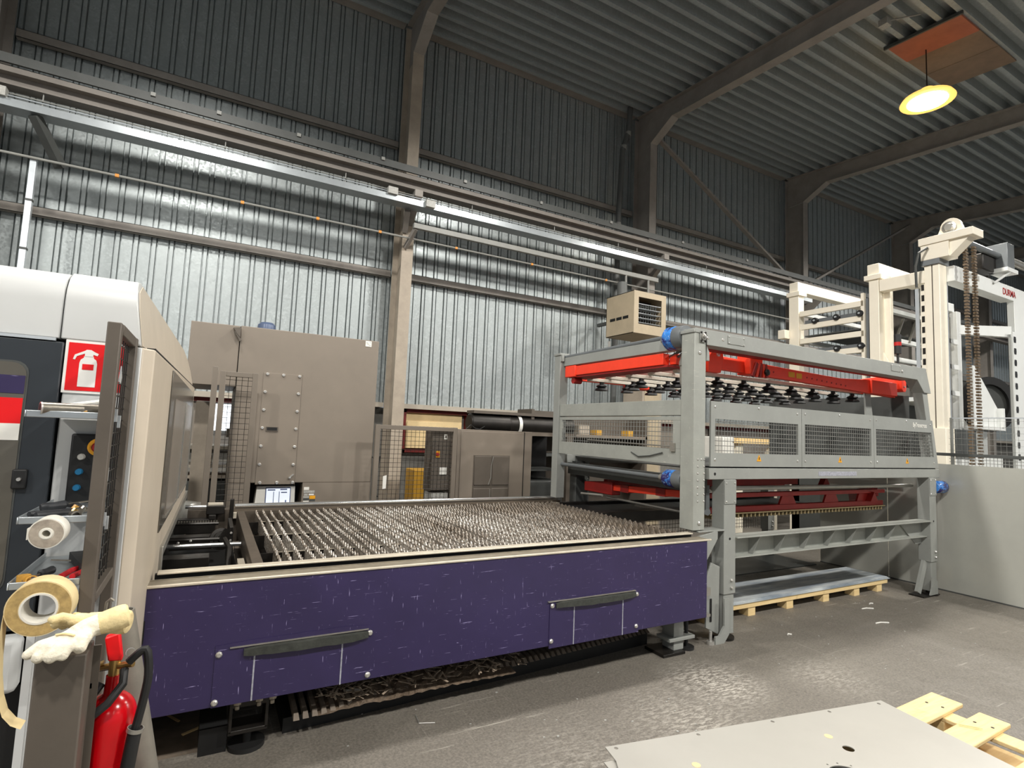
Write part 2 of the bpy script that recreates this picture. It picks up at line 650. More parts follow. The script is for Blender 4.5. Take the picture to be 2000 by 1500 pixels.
for zz in (4.05, 6.22):
    for k in range(8):
        xa = -7.54 + 5 * k
        g = MB()
        g.box(xa + .1, xa + 4.9, 8.5, 8.506, zz - .055, zz + .055)
        g.box(xa + .1, xa + 4.9, 8.5, 8.58, zz + .049, zz + .055)
        g.box(xa + .1, xa + 4.9, 8.5, 8.58, zz - .055, zz - .049)
        part('girt', g, M['steelwork'], wall)
for k in range(8):
    xa = -7.54 + 5 * k
    g = MB().box(xa + .1, xa + 4.9, 8.47, 8.475, 8.3, 8.47)
    g.box(xa + .1, xa + 4.9, 8.35, 8.6, 8.46, 8.475)
    g.box(xa + .1, xa + 4.9, 8.35, 8.6, 8.3, 8.308)
    part('eaves_beam', g, M['steelwork'], wall)
    part('sill', MB().box(xa + .1, xa + 4.9, 8.46, 8.7, 1.9, 1.975), M['sill'], wall)


def window(idx, x0, x1, z0, z1, panes, lower=None):
    w = sempty('window_%d' % idx, ((x0 + x1) / 2, 8.6, z0))
    f = MB()
    t = .055
    for (a, b, c_, d) in ((x0, x1, z1 - t, z1), (x0, x1, z0, z0 + t), (x0, x0 + t, z0, z1), (x1 - t, x1, z0, z1)):
        f.box(a, b, 8.56, 8.68, c_, d)
    part('window_frame', f, M['red_frame'], w)
    for (a, b, c_, d, m) in panes:
        part('pane', MB().box(a, b, 8.62, 8.64, c_, d), m, w)
    return w


window(1, -.55, 1.4, 1.2, 1.9, [(-.5, -.04, 1.255, 1.845, M['smoke']), (.05, .36, 1.45, 1.82, M['daylight']), (.4, 1.34, 1.255, 1.845, M['smoke'])])
window(2, 2.72, 3.9, 1.2, 1.9, [(2.79, 3.78, 1.26, 1.845, M['board'])])
window(3, 4.0, 6.9, 1.2, 1.9, [(4.06, 5.4, 1.26, 1.845, M['smoke']), (5.45, 6.84, 1.26, 1.845, M['smoke'])])
window(4, 7.7, 12.1, 1.2, 1.9, [(7.76, 9.8, 1.26, 1.845, M['smoke']), (9.85, 12.04, 1.26, 1.845, M['smoke'])])

# roof deck on the portal rafters, falling away from the wall
SL = .0905
RZ = lambda y: 7.53 + SL * y
ceil = sempty('ceiling', (10, 1, 8))
pr = []
for i in range(4):
    y = i * .25
    pr += [(y, 0), (y + .075, 0), (y + .087, .16), (y + .238, .16), (y + .25, 0)]
dm = MB()
cl = []
for p in pr:
    if not cl or abs(p[0] - cl[-1][0]) > 1e-6:
        cl.append(p)
for a, b in zip(cl[:-1], cl[1:]):
    dm.add([(-2.5, a[0], a[1] + SL * a[0]), (2.5, a[0], a[1] + SL * a[0]), (2.5, b[0], b[1] + SL * b[0]), (-2.5, b[0], b[1] + SL * b[0])], [(0, 1, 2, 3)])
me, c = mesh_of('deck_sheet', dm, M['deck'], False, Vector((0, .5, .05)))
for k in range(8):
    for j in range(20):
        y = 7.6 - j
        place('deck_sheet', me, (-5.04 + 5 * k, y + .5, RZ(y) + .05), ceil)


ORD = ['far left', 'first', 'second', 'third', 'fourth', 'fifth', 'last']
FR = ['portal frame whose column rises at the far left picture edge',
      'portal frame with the cream faced column beside the brown cabinet',
      'portal frame with its column behind the beige heater and downpipe',
      'portal frame between the two diagonal wall braces',
      'portal frame behind the cream storage tower',
      'portal frame glimpsed through the cream lifting portal',
      'furthest portal frame along the back wall']


def portal(i, xc):
    t = thing('portal_frame', FR[i], 'steel frame', (xc, 8.24, 0), 'portal frames along the hall')
    h = .09
    col_m = M['column_cream'] if i == 1 else M['steelwork']
    cm = MB().box(xc - h, xc + h, 8.0, 8.014, 0, 7.56)
    cm.box(xc - h, xc + h, 8.47, 8.484, 0, 8.25)
    cm.box(xc - .005, xc + .005, 8.014, 8.47, 0, 7.55)
    part('column', cm, col_m, t)
    part('base_plate', MB().box(xc - .16, xc + .16, 7.94, 8.54, 0, .02), M['steelwork'], t)
    rm = MB()
    y0, y1 = -12, 7.43
    zb = lambda y: 7.22 + .082 * y
    rm.prism([(y0, zb(y0)), (y1, zb(y1)), (y1, zb(y1) + .014), (y0, zb(y0) + .014)], YZ, xc - h, xc + h)
    rm.prism([(y0, RZ(y0) - .015), (8.45, RZ(8.45) - .015), (8.45, RZ(8.45) - .002), (y0, RZ(y0) - .002)], YZ, xc - h, xc + h)
    rm.prism([(y0, zb(y0) + .014), (y1, zb(y1) + .014), (8.0, 7.56), (8.469, 7.56), (8.469, RZ(8.469) - .015), (y0, RZ(y0) - .015)], YZ, xc - .005, xc + .005)
    part('rafter', rm, M['steelwork'], t)
    part('haunch', MB().prism([(8.0, 7.535), (y1, zb(y1)), (y1, zb(y1) + .016), (8.0, 7.555)], YZ, xc - h, xc + h), M['steelwork'], t)


for i, xc in enumerate((-2.54, 2.46, 7.46, 12.46, 17.46, 22.46, 27.46)):
    portal(i, xc)

one('diagonal_brace', MB().beam((7.5, 8.02, 7.75), (12.40, 8.02, 5.22), .05, .09, (0, 1, 0)), M['steelwork'],
    'diagonal wall brace falling to the right from the haunch past the downpipe column', 'brace', 'diagonal wall braces')
one('diagonal_brace', MB().beam((17.42, 8.02, 8.07), (12.52, 8.02, 5.47), .05, .09, (0, 1, 0)), M['steelwork'],
    'diagonal wall brace rising to the right above the cream storage tower', 'brace', 'diagonal wall braces')

# crane runway along the wall
t = thing('crane_runway', 'grey crane runway beam running high along the back wall', 'beam', (8, 7.75, 5.03))
b = MB().box(-6, 30, 7.6, 7.8, 5.265, 5.325).box(-6, 30, 7.695, 7.705, 5.15, 5.265).box(-6, 30, 7.61, 7.79, 5.13, 5.15)
part('runway_beam', b, M['runway'], t)
part('crane_rail', MB().box(-6, 30, 7.68, 7.72, 5.325, 5.37), M['dark_strip'], t)
part('busbar', MB().box(-6, 30, 7.62, 7.65, 5.375, 5.48), M['dark_strip'], t)
repeat('busbar_clip', MB().box(-.025, .025, -.012, .012, -.02, .025), M['conduit'], [(x, 7.612, 5.46) for x in (-.9, -.2, .75, 1.9, 3.2, 4.6, 6.1, 7.9, 9.8)], t)
repeat('corbel', MB().box(-.06, .06, -.2, .22, -.1, 0).add([(-.05, -.2, -.1), (.05, -.2, -.1), (.05, .22, -.1), (-.05, .22, -.1), (-.05, .2, -.42), (.05, .2, -.42), (.05, .22, -.42), (-.05, .22, -.42)],
       [(0, 3, 2, 1), (4, 5, 6, 7), (0, 1, 5, 4), (1, 2, 6, 5), (2, 3, 7, 6), (3, 0, 4, 7)]), M['steelwork'],
       [(x, 7.79, 5.13) for x in (-2.54, 2.46, 7.46, 12.46, 17.46)], t)
repeat('hanger_rod', MB().cyl((0, 0, 0), (0, 0, -.2), .007, 6), M['conduit'],
       [(x, 7.64, 5.13) for x in (-1.9, -.1, 1.4, 3.35, 4.9, 6.3, 6.75, 8.6, 9.1)], t)

t = thing('cable_tray', 'bright galvanised cable tray running below the crane beam', 'cable tray', (4, 7.66, 4.87))
b = MB().box(-3.2, 12, 7.55, 7.553, 4.87, 4.952).box(-3.2, 12, 7.55, 7.77, 4.865, 4.87).box(-3.2, 12, 7.767, 7.77, 4.87, 4.952)
part('channel', b, M['tray'], t)
part('wire', MB().cyl((-3.2, 7.58, 4.99), (12, 7.58, 4.99), .007, 6), M['alu'], t)
part('wire', MB().cyl((-3.2, 7.62, 5.035), (12, 7.62, 5.035), .007, 6), M['conduit'], t)
repeat('junction_box', MB().box(-.07, .07, -.05, .05, -.05, .05), M['labelgrey'], [(2.05, 7.56, 4.99), (-2.25, 7.56, 5.0), (2.62, 7.54, 4.92)], t)
part('wall_bracket', MB().beam((2.35, 7.76, 4.84), (2.4, 8.0, 4.6), .08, .08), M['steelwork'], t)
part('end_bracket', MB().beam((-1.95, 7.62, 4.86), (-1.75, 7.95, 4.45), .09, .09), M['dark_strip'], t)

t = thing('conduit', 'thin grey conduit with orange clips crossing the corrugated wall', 'conduit', (4, 7.85, 4.47))
part('tube', MB().cyl((-6, 7.85, 4.46), (12, 7.85, 4.46), .016, 8), M['conduit'], t)
repeat('clip', MB().box(-.02, .02, -.018, .018, -.018, .018), M['orange'], [(x, 7.85, 4.46) for x in (-1.2, .15, 1.1, 1.98, 3.2, 4.6, 6.2)], t)

t = thing('support_rail', 'pale grey steel rail bracketed off the cream column above the heater', 'rail', (4.9, 7.7, 4.6))
part('bar', MB().box(2.44, 7.34, 7.68, 7.74, 4.575, 4.655), M['conduit'], t, .004)
part('bracket', MB().beam((2.48, 7.72, 4.58), (2.42, 7.99, 4.35), .05, .07), M['steelwork'], t)
repeat('drop_rod', MB().cyl((0, 0, 0), (0, 0, -.6), .02, 8), M['conduit'], [(6.55, 7.7, 4.58), (7.1, 7.7, 4.58)], t)

t = thing('aluminium_post', 'bright aluminium post standing behind the white machine enclosure', 'post', (-1.98, 7.9, 0))
part('profile', MB().box(-2.01, -1.95, 7.87, 7.93, 0, 4.46), M['alu'], t, .004)
repeat('joint', MB().box(-.033, .033, -.033, .033, -.012, .012), M['dark_strip'], [(-1.98, 7.9, 3.98), (-1.98, 7.9, 3.42)], t)

t = thing('downpipe', 'grey rainwater downpipe with an offset bend beside the heater column', 'pipe', (6.85, 8.3, 4))
part('pipe', MB().tube([(7.08, 8.3, 8.35), (7.03, 8.3, 7.78), (6.9, 8.3, 7.4), (6.83, 8.3, 6), (6.8, 8.3, 2.0)], .055, 12), M['pipe_grey'], t)
repeat('collar', MB().cyl((0, 0, -.04), (0, 0, .04), .064, 12), M['conduit'], [(7.03, 8.3, 7.76), (6.92, 8.3, 7.44), (6.825, 8.3, 5.8), (6.81, 8.3, 4.6)], t)

# unit heater hung under the rail
t = thing('unit_heater', 'beige unit heater with a louvred opening hung on the wall', 'heater', (6.4, 7.25, 3.33))
x0, x1, y0, y1, z0, z1 = 6.05, 6.77, 6.9, 7.62, 3.33, 4.05
hb = MB().box(x0, x0 + .01, y0, y1, z0, z1).box(x1 - .01, x1, y0, y1, z0, z1).box(x0, x1, y0, y1, z1 - .01, z1).box(x0, x1, y0, y1, z0, z0 + .01).box(x0, x1, y1 - .01, y1, z0, z1)
part('casing', hb, M['heater'], t)
fr = MB().box(x0, x0 + .1, y0 - .01, y0, z0, z1).box(x1 - .1, x1, y0 - .01, y0, z0, z1).box(x0 + .1, x1 - .1, y0 - .01, y0, z1 - .1, z1).box(x0 + .1, x1 - .1, y0 - .01, y0, z0, z0 + .16)
part('front_frame', fr, M['heater'], t)
part('core', MB().box(x0 + .1, x1 - .1, y0 + .25, y0 + .26, z0 + .1, z1 - .1), M['black'], t)
repeat('louvre', MB().beam((-.26, 0, 0), (.26, 0, 0), .05, .006), M['alu'], [(6.41, 6.93, z) for z in (3.52, 3.6, 3.68, 3.76, 3.84)], t)
part('heater_fins', MB().wires((6.16, 7.0, 3.5), (.5, 0, 0), (0, 0, .36), 9, 5, .01), M['dark_strip'], t)
repeat('side_slot', MB().box(-.002, .002, -.07, .07, -.025, .025), M['black'], [(x0 - .001, y, 3.62) for y in (7.1, 7.27, 7.44)], t)
part('flue', MB().cyl((6.3, 7.5, 4.05), (6.3, 7.5, 4.35), .09, 14), M['pipe_grey'], t)
part('mount', MB().beam((6.55, 7.6, 3.75), (6.55, 8.5, 3.75), .06, .06), M['dark_strip'], t)

# pendant lamp and roof light box
t = thing('pendant_lamp', 'glowing pendant high bay lamp hanging from the roof', 'lamp', (9.41, 4.04, 7.0))
part('shade', MB().lathe((9.41, 4.04, 7.0), (0, 0, 1), [(.36, 0), (.33, .05), (.2, .10), (.09, .12), (.09, .2), (.0, .21)], 28), M['lamp_bloom'], t)  # shade surface glows to imitate bloom around the lens
part('lens', MB().cyl((9.41, 4.04, 6.99), (9.41, 4.04, 7.0), .26, 24), M['lamp_em'], t)
part('cord', MB().cyl((9.41, 4.04, 7.2), (9.41, 4.04, 7.93), .008, 6), M['black'], t)
t = thing('roof_light', 'boarded roof opening with one reddish panel above the glowing lamp', 'skylight', (9.6, 3.85, 7.85))
yy = lambda y: RZ(y) - .004
ya, yb = 3.40, 4.36
for (x0, x1, m, th_) in ((8.93, 9.52, 'skylight', .035), (9.53, 10.15, 'skylight_brown', .022), (10.16, 10.8, 'skylight_brown', .022)):
    part('panel', MB().prism([(ya, yy(ya) - th_), (yb, yy(yb) - th_), (yb, yy(yb)), (ya, yy(ya))], YZ, x0, x1), M[m], t)
part('edge_strip', MB().prism([(ya - .04, yy(ya) - .05), (yb + .04, yy(yb) - .05), (yb + .04, yy(yb)), (ya - .04, yy(ya))], YZ, 8.90, 8.93), M['dark_strip'], t)
t = thing('roof_fitting', 'small pale fitting on the roof near the top picture edge', 'fitting', (8.3, 4.5, 7.9))
part('housing', MB().box(8.2, 8.32, 4.0, 4.12, 7.78, 7.88), M['labelgrey'], t)
part('arm', MB().cyl((8.26, 4.06, 7.86), (8.5, 3.7, 7.83), .012, 6), M['conduit'], t)

# ================================================================== LASER MACHINE ENCLOSURE (left)
EX = lambda y: -.2 + .025 * (y - 2.44)
t = thing('laser_machine', 'white enclosed cutting machine with dark sliding door and dusty beige end', 'machine', (-1.4, 3.8, 0))
# lower body: white front strip, corner chamfer
part('front_column', MB().prism([(-.455, 2.4), (-.238, 2.4), (-.238, 2.46), (-.455, 2.46)], XY, 0, 1.852), M['enclosure'], t, .004)
part('corner_post', MB().prism([(-.238, 2.4), (EX(2.44), 2.44), (EX(3.4), 3.4), (-.26, 3.4), (-.26, 2.43)], XY, 0, 1.852), M['enclosure_side'], t, .006)
part('end_panel', MB().prism([(3.4, .93), (5.2, .985), (5.2, 1.852), (3.4, 1.852)], lambda u, v, d: (EX(u) + d, u, v), -.04, 0), M['enclosure_side'], t, .003)
part('inner_wall', MB().box(-3, -.27, 2.47, 5.15, 0, 1.8), M['black'], t)
part('dark_opening_plate', MB().prism([(3.4, 0), (5.15, 0), (5.2, .985), (3.4, .93)], lambda u, v, d: (EX(u) + d, u, v), -.08, -.06), M['black'], t)  # black plate stands for the dark interior behind the opening


def hood(x0, grow, last):
    g = grow
    prof = [(2.4 - g, 1.858), (2.4 - g, 1.99), (2.407 - g, 2.035), (2.43, 2.075 + g), (2.47, 2.1 + g), (2.53, 2.11 + g), (4.5, 2.085 + g), (4.85, 2.045 + g), (5.06, 1.98 + g), (5.2, 1.9), (5.2, 1.858)]
    mb = MB()
    n = len(prof)
    right = (lambda y, z: -.243 - .14 * (z - 1.858) + .033 * (y - 2.4)) if last else (lambda y, z: -.478)
    vs = [(x0, y, z) for y, z in prof] + [(right(y, z), y, z) for y, z in prof]
    mb.add(vs, [tuple(range(n - 1, -1, -1)), tuple(range(n, 2 * n))] + [(i, (i + 1) % n, n + (i + 1) % n, n + i) for i in range(n)])
    return mb


part('hood_left', hood(-3, 0, False), M['enclosure'], t, .004)
part('hood_right', hood(-.474, .006, True), M['enclosure'], t, .004)
# dusty beige skin on the sloping end of the hood
es = MB()
prof = [(2.42, 1.86), (2.412, 1.99), (2.44, 2.06), (2.54, 2.104), (4.5, 2.083), (4.85, 2.043), (5.05, 1.98), (5.19, 1.9), (5.19, 1.86)]
xr = lambda y, z: -.243 - .14 * (z - 1.858) + .033 * (y - 2.4)
es.add([(xr(y, z) + .001, y, z) for y, z in prof] + [(xr(y, z) + .004, y, z) for y, z in prof], [tuple(range(8, -1, -1)), tuple(range(9, 18))] + [(i, (i + 1) % 9, 9 + (i + 1) % 9, 9 + i) for i in range(9)])
part('hood_end', es, M['enclosure_side'], t)
d = part('sliding_door', MB().box(-3, -.462, 2.388, 2.43, .885, 1.846), M['door_dark'], t, .004)
# rounded window in the door
wp = []
for (cx, cz, a0) in ((-.585, 1.73, 0), (-2.4, 1.73, 90), (-2.4, 1.05, 180), (-.585, 1.05, 270)):
    for k in range(5):
        a = math.radians(a0 + k * 22.5)
        wp.append((cx + .04 * math.cos(a), cz + .04 * math.sin(a)))
part('window_frame', MB().prism(wp, XZ, 2.386, 2.389), M['dark_strip'], d)
part('window_pane', MB().prism([(x * .9987 + .0 - .006 * (1 if x > -1.5 else -1), z + (.006 if z < 1.4 else -.006)) for x, z in wp], XZ, 2.3835, 2.387), M['glass_dark'], d)
part('red_reflection', MB().box(-2.38, -.552, 2.382, 2.384, 1.56, 1.645), M['signred'], d)  # coloured bands painted on the pane as reflections in the glass
part('white_reflection', MB().box(-2.38, -.552, 2.382, 2.384, 1.505, 1.56), M['white'], d)
part('dark_reflection', MB().box(-2.38, -.552, 2.382, 2.384, 1.66, 1.72), M['purple'], d)
lk = part('door_lock', MB().box(-.556, -.517, 2.372, 2.389, 1.345, 1.41), M['rubber'], t, .005)
part('key', MB().cyl((-.535, 2.374, 1.378), (-.535, 2.362, 1.378), .006, 8), M['bolt'], lk)
part('door_rail', MB().box(-3, -.485, 2.384, 2.394, 1.848, 1.858), M['alu'], t)
part('lower_box', MB().box(-3, -.478, 2.34, 2.41, .70, .876), M['enclosure'], t, .02)
part('lower_recess', MB().box(-3, -.47, 2.42, 2.46, 0, .7), M['black'], t)
part('corner_strip', MB().box(-.474, -.452, 2.392, 2.42, 0, .88), M['enclosure'], t)
# smoked window set in the beige end
sp = lambda u, v, dd: (EX(u) + dd, u, v)
w = part('end_window', MB().prism([(3.18, 1.04), (3.18, 1.835), (5.05, 1.80), (5.1, 1.10), (4.6, 1.07)], sp, 0, .006), M['glass_dark'], t, .002)
part('pane', MB().prism([(3.4, 1.09), (3.4, 1.70), (4.18, 1.70), (4.1, 1.085)], sp, .006, .010), M['smoke'], w)
part('pane', MB().prism([(4.24, 1.085), (4.3, 1.695), (5.0, 1.69), (5.0, 1.10)], sp, .006, .010), M['smoke'], w)
part('pane_edge', MB().prism([(4.11, 1.085), (4.19, 1.70), (4.215, 1.70), (4.135, 1.085)], sp, .006, .016), M['trim'], w)
part('pane_edge', MB().prism([(3.385, 1.078), (4.12, 1.078), (4.12, 1.088), (3.385, 1.09)], sp, .006, .014), M['trim'], w)
part('pane_edge', MB().prism([(4.99, 1.10), (5.01, 1.10), (5.015, 1.69), (4.995, 1.69)], sp, .006, .016), M['trim'], w)
part('pane_edge', MB().prism([(4.23, 1.075), (5.0, 1.09), (5.0, 1.10), (4.23, 1.086)], sp, .006, .014), M['trim'], w)
part('seam', MB().prism([(2.46, 1.852), (5.2, 1.852), (5.2, 1.859), (2.46, 1.859)], sp, -.03, -.002), M['black'], t)
part('opening_trim', MB().beam((EX(5.25) + .004, 5.25, .985), (EX(3.42) + .004, 3.42, .905), .022, .05), M['trim'], t, .003)
part('opening_trim', MB().beam((EX(3.42) + .004, 3.42, .93), (EX(3.40) + .004, 3.40, .60), .022, .05, (0, 1, 0)), M['trim'], t, .003)

# button box on the white column
p = part('button_box', MB().box(-.412, -.30, 2.378, 2.4, 1.29, 1.532), M['rubber'], t, .006)
for nm, x, z, r, m in (('emergency_stop', -.335, 1.487, .018, M['redbtn']), ('white_button', -.378, 1.453, .011, M['labelgrey']), ('blue_button', -.38, 1.402, .011, M['bluebtn']), ('blue_button', -.382, 1.348, .011, M['bluebtn'])):
    part(nm, MB().lathe((x, 2.378, z), (0, -1, 0), [(r, 0), (r, .012), (r * .8, .017)], 16), m, p)
part('stop_ring', MB().lathe((-.335, 2.378, 1.487), (0, -1, 0), [(.030, 0), (.030, .004), (.018, .005)], 20), M['warn'], p)

# extinguisher sign
t = thing('extinguisher_sign', 'square red fire extinguisher sign on the white machine', 'sign', (-.365, 2.397, 1.765))
part('plate', MB().box(-.458, -.27, 2.3945, 2.399, 1.672, 1.857), M['signwhite'], t)
part('red_field', MB().box(-.449, -.279, 2.3925, 2.395, 1.681, 1.848), M['signred'], t)
b = MB()
for poly in ([(-.415, 1.695), (-.365, 1.695), (-.365, 1.778), (-.368, 1.79), (-.376, 1.797), (-.376, 1.802), (-.404, 1.802), (-.404, 1.797), (-.412, 1.79), (-.415, 1.778)],
             [(-.402, 1.801), (-.378, 1.801), (-.378, 1.81), (-.366, 1.806), (-.363, 1.814), (-.374, 1.819), (-.385, 1.826), (-.398, 1.826), (-.402, 1.822)],
             [(-.402, 1.822), (-.43, 1.806), (-.434, 1.79), (-.428, 1.789), (-.424, 1.801), (-.402, 1.812)]):
    b.prism(poly, XZ, 2.3912, 2.393)
part('extinguisher_symbol', b, M['signwhite'], t, smooth=False)
part('symbol_label', MB().box(-.406, -.374, 2.3902, 2.392, 1.755, 1.775), M['signred'], t)


# magnetic tool trays
def tray(label, x0, x1, z):
    t = thing('tool_tray', label, 'tray', ((x0 + x1) / 2, 2.2, z), 'magnetic tool trays on the white machine')
    part('base', MB().box(x0, x1, 2.0, 2.39, z - .006, z), M['tray'], t)
    part('lip', MB().box(x0, x1, 1.995, 2.0, z - .006, z + .014).box(x0 - .004, x0, 1.995, 2.39, z - .006, z + .014), M['tray'], t, .002)
    return t


tray('top magnetic tool tray at eye level below the red sign', -.452, -.288, 1.592)
tray('middle magnetic tool tray holding black pliers above the white tape roll', -.442, -.288, 1.295)
tray('lowest magnetic tool tray holding red pliers above the cream tape roll', -.446, -.290, 1.118)


def pliers(label, p, q, spread, m, up=.012):
    """jaws at p, grips towards q"""
    p, q = Vector(p), Vector(q)
    d = (q - p).normalized()
    sd = d.cross(Vector((0, 0, 1))).normalized()
    L = (q - p).length
    piv = p + d * L * .3
    t = thing('pliers', label, 'pliers', tuple(piv))
    part('jaws', MB().beam(p + sd * .004, piv, .008, .010).beam(p - sd * .004, piv, .008, .010).cyl(piv - Vector((0, 0, .007)), piv + Vector((0, 0, .007)), .012, 12), M['toolmetal'], t)
    for s in (-1, 1):
        part('grip', MB().tube([piv + d * .008 + sd * s * .006, piv + d * L * .25 + sd * s * spread, piv + d * L * .7 + sd * s * spread * .8], .008, 8), m, t)
    return t


def driver(label, p, q, m, r=.011):
    p, q = Vector(p), Vector(q)
    k = p.lerp(q, .45)
    t = thing('screwdriver', label, 'screwdriver', tuple(k))
    part('handle', MB().tube([p, p.lerp(k, .1), p.lerp(k, .5), p.lerp(k, .9), k], r, 10, [r * .7, r, r * .85, r, r * .6]), m, t)
    part('blade', MB().cyl(k, q, .003, 6), M['toolmetal'], t)


t = thing('steel_tube', 'hollow steel tube end lying on the top tool tray', 'tube', (-.37, 2.03, 1.592))
part('tube', MB().lathe((-.425, 2.005, 1.611), (.93, .36, 0), [(.019, 0), (.019, .15), (.0, .15)], 18), M['toolmetal'], t)
part('tube_rim', MB().lathe((-.4252, 2.0049, 1.611), (.93, .36, 0), [(.0155, .0), (.0195, .0), (.0195, .004), (.0155, .004), (.0155, 0)], 18), M['bolt'], t)
part('tube_bore', MB().cyl((-.4255, 2.0048, 1.611), (-.42, 2.007, 1.611), .0155, 16), M['black'], t)
driver('screwdriver with an amber grip on the top tool tray', (-.318, 2.03, 1.606), (-.44, 2.08, 1.606), M['amber'])
pliers('pliers with white grips lying along the top tool tray', (-.43, 2.12, 1.612), (-.285, 2.10, 1.642), .012, M['white'])
pliers('pliers with pale grey grips behind the steel tube', (-.44, 2.2, 1.605), (-.29, 2.17, 1.636), .010, M['enclosure'])
pliers('black gripped pliers lying at the front of the middle tray', (-.30, 2.16, 1.304), (-.42, 2.03, 1.31), .016, M['toolblack'])
driver('black handled screwdriver at the back of the middle tray', (-.43, 2.16, 1.312), (-.30, 2.24, 1.322), M['toolblack'], .013)
driver('screwdriver with a steel blade pointing right on the middle tray', (-.38, 2.25, 1.31), (-.29, 2.1, 1.31), M['toolblack'], .010)
one('socket', MB().lathe((-.325, 2.04, 1.303), (.3, -.95, .1), [(.013, -.03), (.013, .02), (.009, .021), (.009, -.01)], 14), M['toolmetal'], 'small steel socket at the right end of the middle tray', 'socket')
for k, (x, y) in enumerate(((-.345, 2.09), (-.33, 2.13), (-.355, 2.16))):
    one('fitting', MB().cyl((x, y, 1.297), (x + .012, y + .006, 1.315), .008, 8), (M['brass'], M['toolmetal'], M['amber'])[k],
        ('small brass fitting among the middle tray tools', 'small steel fitting among the middle tray tools', 'small amber cap among the middle tray tools')[k], 'fitting')
pliers('red gripped pliers at the right of the lowest tray', (-.29, 2.2, 1.13), (-.325, 2.01, 1.135), .018, M['toolred'])
driver('black screwdriver with amber collar at the left of the lowest tray', (-.375, 2.12, 1.134), (-.425, 2.02, 1.13), M['toolblack'], .012)
one('collar', MB().cyl((-.424, 2.035, 1.122), (-.424, 2.035, 1.142), .016, 12), M['amber'], 'amber collar tool standing at the left of the lowest tray', 'tool')
one('amber_ring', MB().lathe((-.405, 2.02, 1.128), (.4, -.9, .2), [(.012, 0), (.015, 0), (.015, .012), (.012, .012), (.012, 0)], 14), M['amber'], 'amber ring at the front of the lowest tray', 'ring')
one('hex_key', MB().tube([(-.415, 2.3, 1.124), (-.35, 2.27, 1.124), (-.345, 2.24, 1.124)], .003, 6), M['toolmetal'], 'hex key lying at the back of the lowest tray', 'hex key')
one('holster', MB().beam((-.35, 2.33, 1.13), (-.285, 2.1, 1.14), .05, .025), M['rubber'], 'black leather holster behind the red pliers', 'holster')


def roll(label, c, axis, ro, ri, w, m, mside, core):
    t = thing('tape_roll', label, 'tape', tuple(c))
    ax = Vector(axis).normalized()
    c = Vector(c)
    part('tape', MB().lathe(c - ax * w / 2, ax, [(ri, 0), (ro, 0), (ro, w), (ri, w), (ri, 0)], 40), m, t)
    part('wound_edge', MB().lathe(c - ax * (w / 2 + .001), ax, [(ri + .004, 0), (ro - .003, 0), (ro - .003, .002), (ri + .004, .002), (ri + .004, 0)], 40), mside, t)
    part('core', MB().lathe(c - ax * (w / 2 + .0025), ax, [(ri - .004, 0), (ri + .001, 0), (ri + .001, w + .004), (ri - .004, w + .004), (ri - .004, 0)], 32), core, t)
    return t


t = roll('large cream tape roll hanging below the lowest tool tray with a loose tail', (-.362, 1.96, 1.075), (.05, 1, .05), .0735, .041, .058, M['tape'], M['tape_side'], M['tape_white'])
tail = [(-.4355, 1.935, 1.078), (-.437, 1.93, 1.04), (-.436, 1.925, 1.0), (-.4345, 1.92, .95), (-.431, 1.92, .90), (-.424, 1.92, .85), (-.412, 1.92, .81), (-.393, 1.92, .784), (-.372, 1.92, .771)]
tm = MB()
for (a, b2) in zip(tail[:-1], tail[1:]):
    a, b2 = Vector(a), Vector(b2)
    off = Vector((.0, .05, 0))
    tm.add([a, b2, b2 + off, a + off, a + Vector((.0006, 0, 0)), b2 + Vector((.0006, 0, 0)), b2 + off + Vector((.0006, 0, 0)), a + off + Vector((.0006, 0, 0))],
           [(0, 1, 2, 3), (7, 6, 5, 4), (0, 4, 5, 1), (3, 2, 6, 7)])
part('tape_tail', tm, M['tape'], t, smooth=True)
one('tape_hanger', MB().tube([(-.365, 2.01, 1.112), (-.363, 1.98, 1.108)], .006, 8), M['bolt'], 'short magnet stub holding the cream tape roll under its tray', 'magnet')
t = roll('small white tape roll hanging below the middle tool tray', (-.366, 1.965, 1.272), (.05, 1, .05), .041, .0135, .05, M['tape_white'], M['tape_wside'], M['tape_white'])
part('tape_end', MB().box(-.410, -.407, 1.945, 1.985, 1.255, 1.285), M['tape_white'], t)

# ------------------------------------------------------------------ mesh guard beside the enclosure
t = thing('mesh_guard', 'narrow brown mesh guard panel standing edge on by the red sign', 'guard', (-.27, 2.19, 0))
part('stile', MB().box(-.29, -.254, 1.99, 2.03, .0, 1.879), M['brown_d'], t, .003)
part('stile', MB().box(-.282, -.25, 2.34, 2.385, .0, 1.879), M['brown_d'], t, .003)
part('rail', MB().box(-.288, -.252, 2.03, 2.34, 1.845, 1.879), M['brown_d'], t, .003)
part('rail', MB().box(-.288, -.252, 2.03, 2.34, 1.05, 1.08), M['brown_d'], t, .003)
part('wire_mesh', MB().wires((-.27, 2.03, 1.08), (0, .31, 0), (0, 0, .765), 7, 19, .002), M['blackm'], t, kind='stuff')
part('hanging_tag', MB().prism([(2.06, 1.705), (2.10, 1.70), (2.11, 1.72), (2.085, 1.755)], lambda u, v, dd: (-.258 + dd, u, v), 0, .003), M['alu'], t)
repeat('clip', MB().box(-.004, .004, -.006, .006, -.02, .02), M['alu'], [(-.262, 2.12, 1.60), (-.262, 2.2, 1.58), (-.262, 2.06, 1.42), (-.262, 2.1, 1.28), (-.262, 2.16, 1.26)], t)

